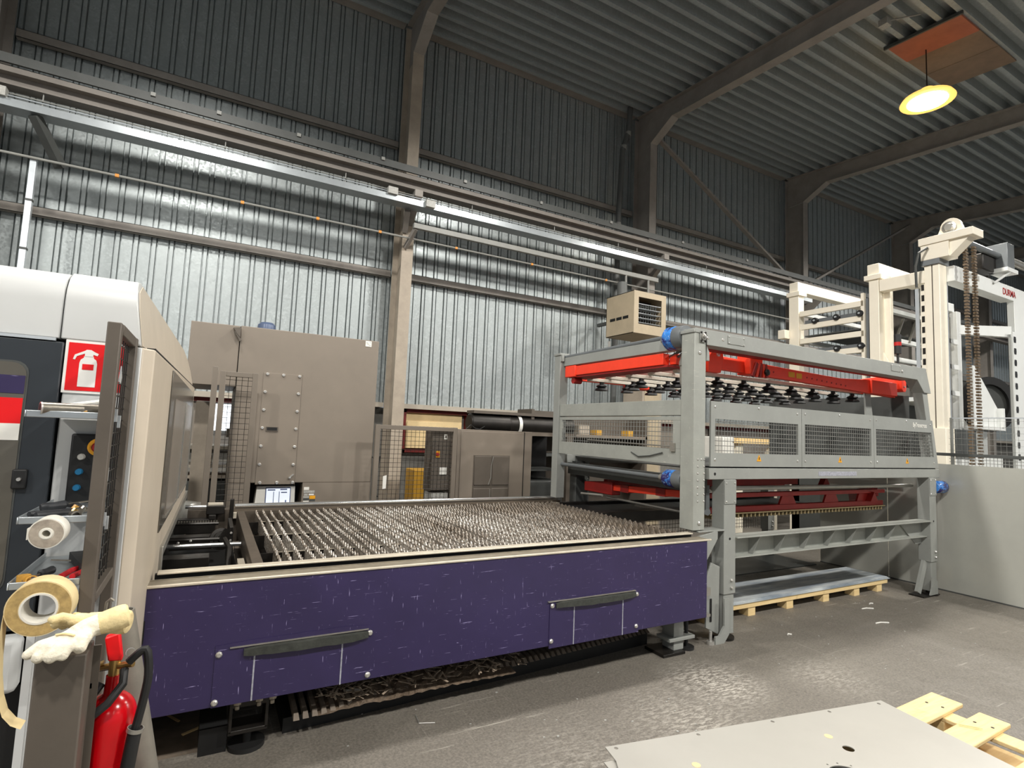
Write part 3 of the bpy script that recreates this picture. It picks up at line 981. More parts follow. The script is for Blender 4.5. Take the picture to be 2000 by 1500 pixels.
# near post with gloves, extinguisher and tube
t = thing('guard_post', 'dark brown square steel post carrying the work gloves', 'post', (-.212, 1.4, 0))
part('box_section', MB().box(-.252, -.173, 1.35, 1.43, 0, 1.138), M['brown_d'], t, .003)
part('channel', MB().box(-.19, -.16, 1.43, 1.435, 0, 1.125).box(-.20, -.195, 1.43, 1.50, 0, 1.125), M['brown_d'], t)
part('extinguisher_hook', MB().box(-.176, -.150, 1.515, 1.525, 1.04, 1.05).box(-.176, -.170, 1.43, 1.525, 1.04, 1.05), M['toolmetal'], t)
t = thing('tube_post', 'weathered grey round tube leaning behind the fire extinguisher', 'post', (-.10, 1.75, 0))
tp = [(-.158, 1.72, 1.105), (.062, 1.72, .0)]
ax = Vector(tp[0]) - Vector(tp[1])
L = ax.length
part('tube', MB().lathe(tp[1], ax, [(.036, 0), (.028, L), (.024, L), (.024, L - .15)], 24), M['post_grey'], t)
part('tube_bore', MB().cyl(Vector(tp[0]) - ax.normalized() * .06, Vector(tp[0]) - ax.normalized() * .055, .024, 20), M['black'], t)
part('hook', MB().tube([(-.205, 1.8, 1.04), (-.20, 1.8, 1.11), (-.192, 1.8, 1.118), (-.185, 1.8, 1.112)], .004, 6), M['toolmetal'], t)

t = thing('fire_extinguisher', 'glossy red fire extinguisher hanging on the brown post', 'extinguisher', (-.128, 1.5, .5))
cx, cy = -.141, 1.50
pf = [(.0, .45), (.046, .452), (.05, .46), (.05, .945)]
pf += [(.05 * math.cos(a * PI / 16), .945 + .055 * math.sin(a * PI / 16)) for a in range(1, 7)]
pf += [(.017, 1.0), (.014, 1.02), (.014, 1.035), (.0, 1.036)]
part('cylinder', MB().lathe((cx, cy, 0), (0, 0, 1), [(r, z) for r, z in pf], 32), M['ext_red'], t)
part('valve', MB().cyl((cx, cy, 1.03), (cx, cy, 1.068), .011, 12).cyl((cx, cy, 1.052), (cx + .035, cy - .02, 1.06), .007, 10).cyl((cx - .03, cy + .01, 1.05), (cx, cy, 1.055), .006, 10), M['brass'], t)
part('grip', MB().hexa([(cx - .012, cy - .012, 1.068), (cx + .014, cy - .012, 1.066), (cx + .014, cy + .012, 1.066), (cx - .012, cy + .012, 1.068), (cx - .022, cy - .012, 1.118), (cx + .004, cy - .012, 1.126), (cx + .004, cy + .012, 1.126), (cx - .022, cy + .012, 1.118)]), M['signred'], t, .003)
part('lever', MB().beam((cx - .02, cy, 1.064), (cx - .06, cy, 1.052), .016, .004), M['brass'], t)
part('safety_pin', MB().lathe((cx + .028, cy - .02, 1.085), (.3, -1, .2), [(.008, 0), (.0095, 0), (.0095, .002), (.008, .002), (.008, 0)], 14), M['bolt'], t)
hs = []
for k in range(18):
    a = k / 17
    hs.append((cx + .028 + .046 * math.sin(min(a * 1.6, 1) * PI * .5) - .022 * a * a, cy - .035 - .012 * a, 1.07 + .024 * math.sin(min(a * 2.2, 1) * PI * .75) - .155 * max(0, a - .33) / .67))
h = part('hose', MB().tube(hs, .0085, 10), M['rubber'], t)
part('nozzle', MB().tube([hs[-1], (cx + .045, cy - .055, .86), (cx + .025, cy - .057, .78), (cx + .022, cy - .057, .72)], .013, 12, [.0135, .014, .0145, .019]), M['rubber'], h)
part('hose_clip', MB().lathe(Vector(hs[-1]), (-.25, 0, -1), [(.0145, -.004), (.016, -.004), (.016, .004), (.0145, .004), (.0145, -.004)], 16), M['trim'], h)
part('hose', MB().tube([(cx + .02, cy - .02, 1.05), (cx + .022, cy - .045, 1.03), (cx + .0, cy - .06, 1.0), (cx - .04, cy - .062, .968), (cx - .052, cy - .045, .96), (cx - .045, cy - .02, .985), (cx - .02, cy, 1.02)], .0085, 10), M['rubber'], t)
part('label', MB().lathe((cx, cy, 0), (0, 0, 1), [(.0503, .74), (.0506, .745), (.0506, .86), (.0503, .865)], 32), M['ext_red'], t)
lab = MB()
for k in range(5):
    a0 = math.radians(-38)
    z = .80 + .018 * k
    lab.add([(cx + .0512 * math.cos(a0 + j * .12), cy + .0512 * math.sin(a0 + j * .12), z + dz) for dz in (0, .011) for j in range(3)], [(0, 1, 4, 3), (1, 2, 5, 4)])
part('white_print', lab, M['white'], t)


# gloves: one continuous surface each, fused from tapered fingers, palm and cuff
def glove(label, wrist, tips, thumb, m, cuffm, cuff_end):
    t = thing('work_glove', label, 'glove', tuple(wrist), 'pair of work gloves')
    wv = Vector(wrist)
    mb = MB()
    kn = []
    for tp_, r in tips:
        tp_ = Vector(tp_)
        k = wv.lerp(tp_, .52) + Vector((0, 0, .004))
        kn.append(k)
        mb.tube([wv.lerp(k, .1), k, k.lerp(tp_, .5) + Vector((0, 0, .007)), k.lerp(tp_, .9) + Vector((0, 0, .002)), tp_], r, 10, [r * 1.2, r * 1.12, r * 1.05, r * .95, r * .5])
    k = wv.lerp(Vector(thumb), .25)
    mb.tube([k, k.lerp(Vector(thumb), .5) + Vector((0, -.005, .004)), k.lerp(Vector(thumb), .9), Vector(thumb)], .011, 10, [.015, .0125, .0105, .006])
    for a_, b_ in zip(kn[:-1], kn[1:]):
        mb.tube([wv, a_.lerp(b_, .5)], .014, 10, [.018, .0125])
    ce = Vector(cuff_end)
    mb.tube([wv.lerp(kn[1], .5), wv, wv.lerp(ce, .4)], .02, 12, [.018, .0195, .021])
    o = part('shell', mb, m, t)
    rm = o.modifiers.new('fuse', 'REMESH')
    rm.mode = 'VOXEL'
    rm.voxel_size = .0022
    sm = o.modifiers.new('soften', 'SMOOTH')
    sm.iterations = 3
    sm.factor = .5
    cu = MB().tube([wv.lerp(ce, .12), wv.lerp(ce, .4), wv.lerp(ce, .75), wv.lerp(ce, .97), ce], .02, 16, [.0200, .0225, .0245, .0235, .015])
    cf = part('cuff', cu, cuffm, t)
    sb = cf.modifiers.new('round', 'SUBSURF')
    sb.levels = sb.render_levels = 1
    part('piping', MB().tube([kn[0].lerp(kn[-1], q / 6) + Vector((0, -.004, .013 + .003 * math.sin(q * .5))) for q in range(7)], .0022, 6), cuffm, t)
    return t


glove('off white work glove on top with its fingers hanging toward the machine tape', (-.178, 1.365, 1.182),
      [((-.264, 1.325, 1.152), .0100), ((-.246, 1.308, 1.149), .0108), ((-.225, 1.300, 1.148), .0108), ((-.206, 1.300, 1.149), .0098)], (-.182, 1.315, 1.155), M['fabricw'], M['leather'], (-.112, 1.375, 1.198))
glove('cream leather work glove underneath with its cuff behind the red extinguisher grip', (-.165, 1.41, 1.178),
      [((-.243, 1.375, 1.199), .0088), ((-.242, 1.40, 1.182), .0100), ((-.232, 1.42, 1.172), .0100), ((-.218, 1.44, 1.165), .0098)], (-.215, 1.385, 1.196), M['leather'], M['leather'], (-.112, 1.395, 1.176))

# ================================================================== SHUTTLE TABLE
PY = 2.95
t = thing('shuttle_table', 'long cutting table with scratched purple side panel and spiked slat bed', 'table', (1.6, 4.0, 0))
sp = part('side_panel', MB().box(-.3, 3.36, PY, PY + .012, .275, .842), M['purple'], t, .003)


def flap(x0, x1, z0, z1, lines, bolts, foam):
    mb = MB().prism([(x0, z0), (x1, z0 + .004), (x1, z1), (lines[1] + .01, z1 + .012), (lines[0], z1 + .008), (x0, z1)], XZ, PY - .004, PY)
    f = part('flap', mb, M['purple'], t)
    for lx in lines:
        part('scraped_edge', MB().box(lx - .0035, lx + .0035, PY - .0055, PY - .0035, z0 + .002, foam[2] + .01), M['scrape'], f)
    fm = MB()
    n = 14
    vs = []
    for k in range(n + 1):
        u = k / n
        x = foam[0] + (foam[1] - foam[0]) * u
        e = math.sin(PI * min(max(u, .004), .996)) ** .16
        hh = (foam[3] - foam[2]) / 2 * (.35 + .65 * e)
        zc = (foam[2] + foam[3]) / 2 + random.uniform(-.003, .003)
        dp = .004 + .026 * e
        vs += [(x, PY - .003, zc - hh), (x, PY - dp, zc - hh * .8), (x, PY - dp, zc + hh * .75), (x, PY - .003, zc + hh)]
    fs = []
    for k in range(n):
        for j in range(4):
            j2 = (j + 1) % 4
            fs.append((k * 4 + j, k * 4 + j2, k * 4 + 4 + j2, k * 4 + 4 + j))
    fs += [(0, 1, 2, 3), tuple(n * 4 + i for i in (3, 2, 1, 0))]
    fm.add(vs, fs)
    part('foam_strip', fm, M['foam'], f)
    part('lip_highlight', MB().box(foam[0] - .06, foam[1], PY - .012, PY, foam[3] + .001, foam[3] + .006), M['trim'], f)  # pale strip paints the highlight along the slot above the foam
    repeat('bolt', bolt_mb(.015, .012), M['bolt'], [(x, PY - .004, z) for x, z in bolts], f)


flap(.105, .84, .275, .55, (.274, .685), ((.121, .511), (.824, .514), (.118, .297), (.824, .302)), (.225, .815, .482, .532))
flap(1.955, 2.685, .262, .545, (2.141, 2.544), ((1.971, .52), (2.665, .52), (1.969, .306), (2.663, .308)), (1.998, 2.652, .498, .544))
part('panel_slot', MB().box(-.188, -.182, PY - .002, PY, .60, .70), M['black'], t)
rb = MB().box(-.2, 3.40, 2.943, 2.957, .838, .850)
part('outer_rail', rb, M['rail'], t, .003)
part('rail_groove', MB().box(-.2, 3.36, 3.045, 3.085, .78, .82), M['black'], t)
part('rail_web', MB().box(-.17, 3.34, 3.09, 3.12, .79, .864), M['black'], t)
part('rail_step', MB().box(-.2, 3.38, 2.957, 3.045, .838, .848).box(-.2, 3.38, 3.038, 3.045, .848, .852), M['rail_step'], t)
part('inner_rail', MB().box(-.16, 3.34, 3.072, 3.135, .864, .874), M['rail'], t, .003)
part('front_beam', MB().box(-.2, 3.36, 2.99, 3.12, .30, .80), M['black'], t)
part('rear_beam', MB().box(-.1, 3.5, 5.14, 5.24, .60, .86), M['rail_dark'], t)
part('rear_ledge', MB().box(.2, 3.45, 5.06, 5.15, .80, .84), M['rail'], t)
part('rear_shaft', MB().cyl((.24, 5.19, .885), (3.5, 5.19, .885), .018, 12), M['chrome'], t)
part('rear_shaft', MB().cyl((-.12, 5.19, .885), (.10, 5.19, .88), .016, 12), M['chrome'], t)
# loose pallet of slats
part('slat_frame', MB().box(.245, .30, 3.13, 4.95, .74, .872), M['rail_dark'], t, .003)
part('slat_frame', MB().box(3.30, 3.345, 3.15, 5.05, .76, .85), M['rail_dark'], t, .003)
part('frame_end', MB().box(.30, 3.32, 3.145, 3.165, .74, .838), M['belt'], t)
part('frame_end', MB().box(.30, 3.32, 5.03, 5.05, .76, .86), M['rail_dark'], t)
# slat with spikes: 28 teeth
TE = 28
y0, y1 = 3.175, 5.02
prof = [(y0, .755), (y0, .845)]
for k in range(TE):
    a = y0 + (y1 - y0) * k / TE
    w_ = (y1 - y0) / TE
    prof += [(a + w_ * .08, .848), (a + w_ * .42, .868 + random.uniform(0, .006)), (a + w_ * .58, .868 + random.uniform(0, .006)), (a + w_ * .92, .848)]
prof += [(y1, .845), (y1, .755)]
sm_ = MB()
n = len(prof)
th = .0036
vs = []
for s in (-1, 1):
    for k, (y, z) in enumerate(prof):
        top = z > .86
        vs.append((s * (th if not top else th * .8) + .0015 * math.sin(k * 1.7) * (z > .8), y, z))
fs = []
nb = n
# quads tooth by tooth so the outline stays clean
for s in (0, 1):
    o_ = s * n
    fs.append((o_, o_ + 1, o_ + n - 2, o_ + n - 1))
    for k in range(TE):
        q = o_ + 2 + 4 * k
        fs.append((q, q + 1, q + 2, q + 3))
for k in range(n - 1):
    fs.append((k, k + 1, n + k + 1, n + k))
sm_.add(vs, fs)
NS = 50
repeat('slat', sm_, M['slat'], [(.385 + (3.29 - .385) * k / (NS - 1) + random.uniform(-.006, .006), 0, random.uniform(-.006, .006)) for k in range(NS)], t, smooth=False)
for yy_ in (3.55, 4.1, 4.65):
    cb = MB().box(.30, 3.32, yy_ - .003, yy_ + .003, .74, .83)
    part('comb_bar', cb, M['blackm'], t)
    part('comb_edge', MB().box(.40, 3.30, yy_ - .004, yy_ + .004, .83, .834), M['rail'], t)
part('catch_tray', MB().box(.25, 3.36, 3.16, 5.05, .55, .56), M['blackm'], t)
# drive gear at the left end
part('guide_shaft', MB().cyl((-.2, 4.04, .80), (.24, 4.02, .80), .014, 12), M['chrome'], t)
part('guide_channel', MB().box(-.18, .10, 5.0, 5.1, .70, .81), M['blackm'], t, .003)
part('guide_channel', MB().box(-.18, .06, 3.78, 3.9, .68, .78), M['blackm'], t, .003)
part('guide_channel', MB().box(-.18, .08, 4.5, 4.6, .68, .77), M['blackm'], t, .003)
part('drive_chain', MB().tube([(-.18, 4.86, .80), (.12, 4.84, .80)], .012, 6).tube([(-.18, 4.34, .78), (.12, 4.32, .78)], .012, 6), M['blackm'], t)
ch = MB()
for k in range(16):
    ch.box(-.17 + k * .018, -.158 + k * .018, 4.85, 4.87, .805, .822)
part('chain_link', ch, M['toolmetal'], t, kind='stuff')
part('sprocket', MB().lathe((.13, 4.42, .76), (.25, -1, .25), [(.0, 0), (.075, 0), (.075, .02), (.055, .022), (.05, .03), (.03, .031), (.025, .05), (0, .05)], 28), M['blackm'], t)
part('drive_bracket', MB().box(.175, .20, 4.25, 4.65, .60, .87), M['blackm'], t, .003)
repeat('bolt', bolt_mb(.009, .008, (-.3, -1, .2)), M['bolt'], [(.187, 4.248, .83), (.187, 4.248, .78), (-.05, 4.2, .80), (-.12, 4.2, .79)], t)
part('carriage', MB().box(.03, .16, 5.05, 5.28, .84, .905).box(.05, .10, 5.0, 5.1, .78, .84), M['blackm'], t, .004)
part('carriage_plate', MB().box(.04, .15, 5.1, 5.2, .905, .915), M['rail'], t)
part('upright', MB().box(.195, .225, 5.02, 5.06, .74, .96), M['blackm'], t, .003)
part('lever', MB().tube([(.14, 4.0, .84), (.17, 3.9, .80), (.16, 3.75, .68)], .016, 8), M['blackm'], t)
part('limit_switch', MB().box(.07, .13, 3.62, 3.68, .70, .74), M['toolmetal'], t, .003)
part('inner_bed', MB().box(-.2, .24, 3.2, 5.1, .45, .58), M['black'], t)
part('end_plate', MB().box(.2, .235, 3.13, 3.6, .50, .80), M['rail'], t)
# adjustable feet
f = part('foot', MB().box(.19, .365, 3.03, 3.16, .215, .30).box(.19, .205, 3.03, 3.16, .10, .22).box(.35, .365, 3.03, 3.16, .10, .22).box(.19, .365, 3.03, 3.16, .09, .11), M['blackm'], t, .003)
part('foot_pad', MB().cyl((.28, 3.1, 0), (.28, 3.1, .022), .085, 24).cyl((.28, 3.1, .02), (.28, 3.1, .1), .02, 12), M['rubber'], f)
repeat('bolt', MB().lathe((0, 0, 0), (0, 0, -1), [(.02, 0), (.022, .03), (.012, .04), (.012, .055)], 8), M['toolmetal'], [(.22, 3.0, .28), (.315, 3.0, .28), (.375, 3.0, .28)], f)
f = part('foot', MB().box(3.16, 3.26, 3.08, 3.2, .02, .30).box(3.10, 3.36, 3.06, 3.2, .09, .115), M['loader'], t, .003)
part('foot_plate', MB().box(3.02, 3.24, 3.04, 3.24, 0, .022), M['blackm'], f, .003)
part('foot_pad', MB().cyl((3.33, 3.12, 0), (3.33, 3.12, .02), .06, 20).cyl((3.33, 3.12, .02), (3.33, 3.12, .3), .015, 10), M['rubber'], f)

# scrap conveyor under the bed
t = thing('scrap_conveyor', 'oily ribbed scrap conveyor belt below the purple panel', 'conveyor', (1.9, 3.6, 0))
part('conveyor_bed', MB().hexa([(.45, 3.13, .0), (3.1, 3.3, .0), (3.1, 4.7, .0), (.45, 4.7, .0), (.45, 3.13, .075), (3.1, 3.3, .085), (3.1, 4.7, .20), (.45, 4.7, .20)]), M['black'], t)
seg = MB().hexa([(-.015, -.0, 0), (.015, 0, 0), (.015, 1.3, .11), (-.015, 1.3, .11), (-.011, .03, .024), (.011, .03, .024), (.011, 1.3, .134), (-.011, 1.3, .134)])
sl = repeat('belt_slat', seg, M['belt'], [(.5 + k * .046, 3.03 + k * .046 * .09, .100) for k in range(57)], t, smooth=False)
random.seed(5)
hp = MB()
HN, HM = 44, 16
hv = []
for i in range(HN + 1):
    for j in range(HM + 1):
        u, v = i / HN, j / HM
        e = min(1, 5 * u, 3.2 * (1 - u)) * min(1, 3 * v + .25)
        hv.append((.60 + 1.2 * u, 3.035 + .6 * v + .03 * u + random.uniform(-.008, .008), .098 + .6 * v * .085 + .052 * max(0, e) * random.uniform(.35, 1)))
hp.add(hv, [(i * (HM + 1) + j, (i + 1) * (HM + 1) + j, (i + 1) * (HM + 1) + j + 1, i * (HM + 1) + j + 1) for i in range(HN) for j in range(HM)])
part('scrap_heap', hp, M['scrap_heap'], t, kind='stuff', smooth=False)
sc = MB()
for k in range(620):
    x = .62 + 1.25 * random.random() ** 1.3
    y = random.uniform(3.04, 3.7)
    z = .142 + (y - 3.03) * .085 + random.uniform(0, .022)
    a = random.uniform(0, PI)
    L = random.uniform(.008, .045)
    dx, dy = math.cos(a) * L, math.sin(a) * L
    sc.beam((x - dx, y - dy, z), (x + dx, y + dy, z + random.uniform(-.01, .02)), random.uniform(.004, .014), .002)
part('metal_scrap', sc, M['scrap'], t, kind='stuff')
one('round_offcut', MB().cyl((.955, 3.19, .152), (.955, 3.19, .16), .042, 24), M['toolmetal'], 'round steel offcut lying on the scrap conveyor', 'offcut')
one('pale_offcut', MB().prism([(-.045, -.02), (.02, -.02), (.035, -.008), (.05, 0), (.035, .012), (.02, .02), (-.045, .02)], lambda u, v, d: (.80 + u, 3.13 + v * .9 - u * .15, d), .148, .151), M['white'], 'pale tag shaped offcut lying on the scrap conveyor', 'offcut')
one('steel_strip', MB().beam((.93, 3.27, .17), (1.2, 3.21, .165), .012, .004), M['toolmetal'], 'thin dark steel strip lying on the scrap conveyor', 'strip')
one('pale_offcut', MB().beam((.0, 3.3, .012), (.11, 3.36, .012), .016, .006), M['wood'], 'pale sliver lying on the floor left of the round foot', 'offcut')
one('pale_offcut', MB().beam((-.08, 3.55, .012), (-.02, 3.45, .012), .012, .006), M['wood'], 'pale forked splinter by the panel corner on the floor', 'offcut')
one('dark_block', MB().box(.07, .19, 3.08, 3.3, 0, .12), M['black'], 'dark block on the floor left of the round machine foot', 'block')
one('ground_plate', MB().box(-.35, .13, 3.13, 3.9, 0, .01), M['belt'], 'brown dirty plate on the floor under the panel corner', 'plate')

# ================================================================== BROWN CABINET AND GUARDS BEHIND
t = thing('control_cabinet', 'tall taupe brown steel cabinet with a lit control screen', 'cabinet', (.87, 6.4, 0))
CY = 5.9
body = MB()
part('cabinet_body', MB().box(.197, 1.557, CY, 6.9, 1.0, 2.525), M['brown'], t, .006)
part('cabinet_body', MB().box(.87, 1.557, CY, 6.9, 0, 1.0).box(.197, .39, CY, 6.9, 0, 1.0).box(.39, .87, CY + .45, 6.9, 0, 1.0), M['brown'], t)
part('screen_recess', MB().box(.391, .869, CY + .3, CY + .31, .4, .999), M['black'], t)
part('filter_hood', MB().box(-.226, .19, CY + .005, 6.9, 1.925, 2.52), M['brown'], t, .006)
d = part('door_panel', MB().box(.43, .79, CY - .006, CY, .985, 2.085), M['brown'], t, .002)
repeat('bolt', bolt_mb(.017, .014), M['bolt'], [(x, CY - .006, 2.07) for x in (.465, .613, .765)] + [(.765, CY - .006, 2.07 - .178 * k) for k in range(1, 6)] + [(x, CY - .006, 1.003) for x in (.47, .625, .772)] + [(.455, CY - .006, 2.07 - .178 * k) for k in range(1, 6)], d)
hd = part('handle_slot', MB().box(.487, .60, CY - .012, CY - .005, 1.505, 1.55), M['brown_d'], d)
part('slot_mouth', MB().box(.497, .59, CY - .0135, CY - .011, 1.515, 1.545), M['black'], hd)
part('hinge_hook', MB().prism([(.13, 2.49), (.195, 2.5), (.195, 2.40), (.16, 2.44)], XZ, CY - .05, CY + .004), M['brown_d'], t)
part('hook_tail', MB().beam((.15, CY - .03, 2.46), (.20, CY - .03, 2.37), .02, .03, (0, 1, 0)), M['brown_d'], t)
part('panel_seam', MB().box(.19, .197, CY + .03, 6.8, 1.93, 2.52), M['black'], t)
part('panel_seam', MB().box(.790, .793, CY - .003, CY + .001, .98, 2.09), M['brown_d'], t)
part('knob', MB().lathe((.74, CY - .006, 1.05), (0, -1, 0), [(.01, 0), (.012, .02), (0, .022)], 10).beam((.745, CY - .012, 1.06), (.775, CY - .012, 1.085), .012, .012, (0, 1, 0)), M['bolt'], d)
part('blue_lid', MB().lathe((.445, 6.2, 2.525), (0, 0, 1), [(.092, 0), (.092, .03), (.086, .08), (.06, .105), (.0, .115)], 24), M['ply'], t)
st = part('sticker', MB().box(1.41, 1.475, CY - .003, CY, 2.455, 2.515), M['white'], t)
part('faint_print', MB().box(1.418, 1.44, CY - .0045, CY - .003, 2.49, 2.497).box(1.425, 1.447, CY - .0045, CY - .003, 2.478, 2.483).box(1.447, 1.468, CY - .0045, CY - .003, 2.468, 2.474).box(1.452, 1.468, CY - .0045, CY - .003, 2.497, 2.502), M['labelgrey'], st)
mo = part('monitor', MB().hexa([(.435, CY + .04, .70), (.815, CY + .04, .70), (.815, CY + .2, .70), (.435, CY + .2, .70), (.455, CY + .07, .962), (.81, CY + .07, .962), (.81, CY + .2, .962), (.455, CY + .2, .962)]), M['white'], t, .006)
Q = lambda u, v, dd: (u, CY + .04 + .03 * (v - .70) / .262 - dd, v)
part('bezel', MB().prism([(.535, .75), (.77, .75), (.77, .948), (.535, .948)], Q, .001, .004), M['screen_d'], mo)
part('screen', MB().prism([(.543, .755), (.762, .755), (.762, .938), (.543, .938)], Q, .004, .006), M['screen'], mo)
scr = MB()
for (a, b_, c_, e) in ((.555, .625, .918, .930), (.67, .735, .922, .934), (.608, .614, .76, .908), (.66, .666, .76, .908), (.68, .735, .893, .904), (.72, .732, .80, .824)):
    scr.prism([(a, c_), (b_, c_), (b_, e), (a, e)], Q, .006, .0075)
part('screen_bars', scr, M['screen_d'], mo)
rows = [('white', .885, .935, .925, .955), ('labelgrey', .885, .99, .895, .92), ('labelgrey', .89, .925, .868, .89), ('white', .935, .985, .872, .888), ('labelgrey', .885, .94, .845, .865), ('warn', .945, 1.0, .835, .868), ('dark_strip', .885, .94, .822, .842), ('white', .885, .94, .80, .818), ('dark_strip', .945, 1.0, .81, .832), ('white', .945, 1.0, .78, .805), ('dark_strip', .885, .94, .765, .795)]
for (m, a, b_, c_, e) in rows:
    part('warning_label' if m == 'warn' else 'plate_label', MB().box(a, b_, CY - .003, CY, c_, e), M[m], t)


def fence(name, label, x0, x1, y, z1, zl, nu, nv, posts, extra=None):
    t = thing(name, label, 'fence', ((x0 + x1) / 2, y, 0))
    for a in posts:
        part('post', MB().box(a - .024, a + .024, y - .022, y + .022, 0, z1), M['fence_frame'], t, .003)
    part('top_rail', MB().box(posts[0] + .024, posts[1] - .024, y - .02, y + .02, z1 - .046, z1 - .002), M['fence_frame'], t, .003)
    part('bottom_rail', MB().box(posts[0] + .024, posts[1] - .024, y - .02, y + .02, zl, zl + .04), M['fence_frame'], t, .003)
    part('wire_mesh', MB().wires((x0, y, zl), (x1 - x0, 0, 0), (0, 0, z1 - zl), nu, nv, .002), M['blackm'], t, kind='stuff')
    return t


fence('mesh_fence', 'narrow brown mesh fence panel in front of the tall cabinet', .055, .36, 5.62, 2.045, .15, 6, 38, (.073, .342))
one('fence_post', MB().box(-.015, .033, 5.60, 5.64, 0, 2.08), M['fence_frame'], 'single brown fence post left of the narrow mesh fence panel', 'post', bevel=.003)
t = fence('mesh_fence', 'wide brown mesh fence panel between the tall cabinet and the cooling unit', 1.50, 2.40, 5.6, 1.618, .15, 20, 32, (1.52, 2.38))
one('hung_paper', MB().prism([(1.60, .96), (1.635, .965), (1.637, 1.10), (1.60, 1.09)], XZ, 5.585, 5.588), M['white'], 'white paper strip hung on the wide mesh fence', 'paper')
one('steel_cabinet', MB().box(-.14, .04, 6.5, 6.9, 0, 1.78).add([(-.14, 6.5, 1.78), (.04, 6.5, 1.78), (.04, 6.9, 1.80), (-.14, 6.9, 1.80)], [(0, 1, 2, 3)]), M['column_cream'], 'pale grey locker seen between the enclosure and the fence post', 'locker')
t = thing('work_bench', 'cluttered bench below the bright window behind the narrow fence', 'bench', (.1, 7.4, 0))
part('top', MB().box(-.4, .5, 7.1, 7.7, 1.26, 1.30), M['sill'], t)
part('shelf', MB().box(-.4, .5, 7.15, 7.7, 1.05, 1.08), M['sill'], t)
part('shelf', MB().box(-.4, .5, 7.15, 7.7, .93, .96), M['column_cream'], t)
part('cupboard', MB().box(-.4, .5, 7.16, 7.7, 0, .90), M['dark_strip'], t)
part('leg', MB().box(-.4, -.36, 7.12, 7.16, 0, 1.26), M['sill'], t)
part('leg', MB().box(.46, .5, 7.12, 7.16, 0, 1.26), M['sill'], t)
one('bench_vice', MB().box(.22, .34, 7.25, 7.4, 1.30, 1.40).box(.18, .26, 7.2, 7.45, 1.40, 1.50).cyl((.3, 7.2, 1.42), (.3, 7.5, 1.42), .04, 10), M['toolmetal'], 'grey vice on the cluttered bench below the bright window', 'vice')
one('white_bottle', MB().lathe((.02, 7.2, 1.081), (0, 0, 1), [(.035, 0), (.035, .1), (.015, .13), (.015, .15), (0, .151)], 12), M['white'], 'small white bottle on the bench shelf behind the fence', 'bottle')
one('grey_drum', MB().lathe((-.13, 5.86, .72), (.5, -1, .05), [(.0, 0), (.13, 0), (.13, .22), (.1, .25), (0, .26)], 24), M['trim'], 'pale grey drum end behind the beige enclosure end', 'drum')

# cooling unit
t = thing('cooling_unit', 'taupe brown cooling unit with a four part pressed vent plate', 'cooling unit', (2.95, 6.1, 0))
part('body', MB().box(2.46, 3.44, 5.7, 6.7, 0, 1.605), M['brown'], t, .004)
part('front_panel', MB().box(2.50, 3.32, 5.69, 5.7, .05, 1.585), M['brown'], t, .003)
part('panel_joint', MB().box(3.325, 3.333, 5.695, 5.701, .0, 1.6), M['black'], t)
v = part('vent_panel', MB().box(2.665, 3.13, 5.684, 5.691, .55, 1.315), M['brown_d'], t)
for (a, b_, c_, e) in ((2.675, 2.888, .975, 1.305), (2.905, 3.12, .975, 1.305), (2.675, 2.888, .56, .94), (2.905, 3.12, .56, .94)):
    part('pressed_vent', MB().prism([(a, c_), (b_, c_), (b_, e), (a, e)], XZ, 5.675, 5.684), M['brown_d'], v, .006)
part('bent_edge', MB().tube([(2.91, 5.674, 1.30), (2.885, 5.672, 1.2), (2.885, 5.672, 1.06), (2.855, 5.673, .98)], .004, 6).tube([(2.88, 5.674, .93), (2.885, 5.672, .6)], .004, 6), M['trim'], v)
for (a, b_, c_, e, m) in ((5.95, 6.05, 1.45, 1.50, 'white'),):
    pass
part('side_plate', MB().box(2.448, 2.46, 5.72, 6.68, .3, 1.59), M['brown_d'], t)
t = thing('switch_cabinet', 'narrow dark brown switch cabinet seen through the wide mesh fence', 'cabinet', (2.26, 5.75, 0))
part('body', MB().box(2.15, 2.37, 5.68, 5.9, .92, 1.60).box(2.15, 2.37, 5.68, 5.9, 0, .76), M['brown_d'], t)
part('door', MB().box(2.15, 2.37, 5.66, 5.68, .93, 1.60), M['brown_d'], t, .003)
sw = part('rotary_switch', MB().box(2.195, 2.235, 5.654, 5.66, 1.285, 1.355), M['warn'], t, label='yellow and red rotary switch')
part('red_knob', MB().cyl((2.205, 5.654, 1.32), (2.205, 5.63, 1.32), .018, 12), M['redbtn'], sw)
lb = part('square_label', MB().box(2.28, 2.315, 5.654, 5.66, 1.485, 1.54), M['white'], t, label='square white label')
part('label_print', MB().box(2.289, 2.306, 5.6525, 5.654, 1.498, 1.527), M['brown_d'], lb)
part('wide_label', MB().box(2.245, 2.325, 5.654, 5.66, 1.10, 1.18), M['white'], t, label='wide white label')
part('grey_tray', MB().box(2.17, 2.36, 5.67, 5.9, .77, .90), M['labelgrey'], t, label='grey tray')
t = thing('side_unit', 'dark recessed equipment bay right of the cooling unit', 'equipment bay', (3.75, 6.2, 0))
part('back', MB().box(3.45, 4.1, 6.4, 6.45, 0, 1.55), M['black'], t)
part('top', MB().box(3.44, 4.1, 5.7, 6.45, 1.56, 1.605), M['brown'], t)
part('lower_box', MB().box(3.46, 4.05, 5.9, 6.4, 0, 1.0), M['dark_strip'], t, .02)
part('shelf', MB().box(3.46, 4.05, 5.9, 6.4, 1.12, 1.14), M['dark_strip'], t)
t = thing('steel_drum', 'shiny dark steel tank lying behind the cooling unit', 'tank', (4.0, 7.1, 1.6))
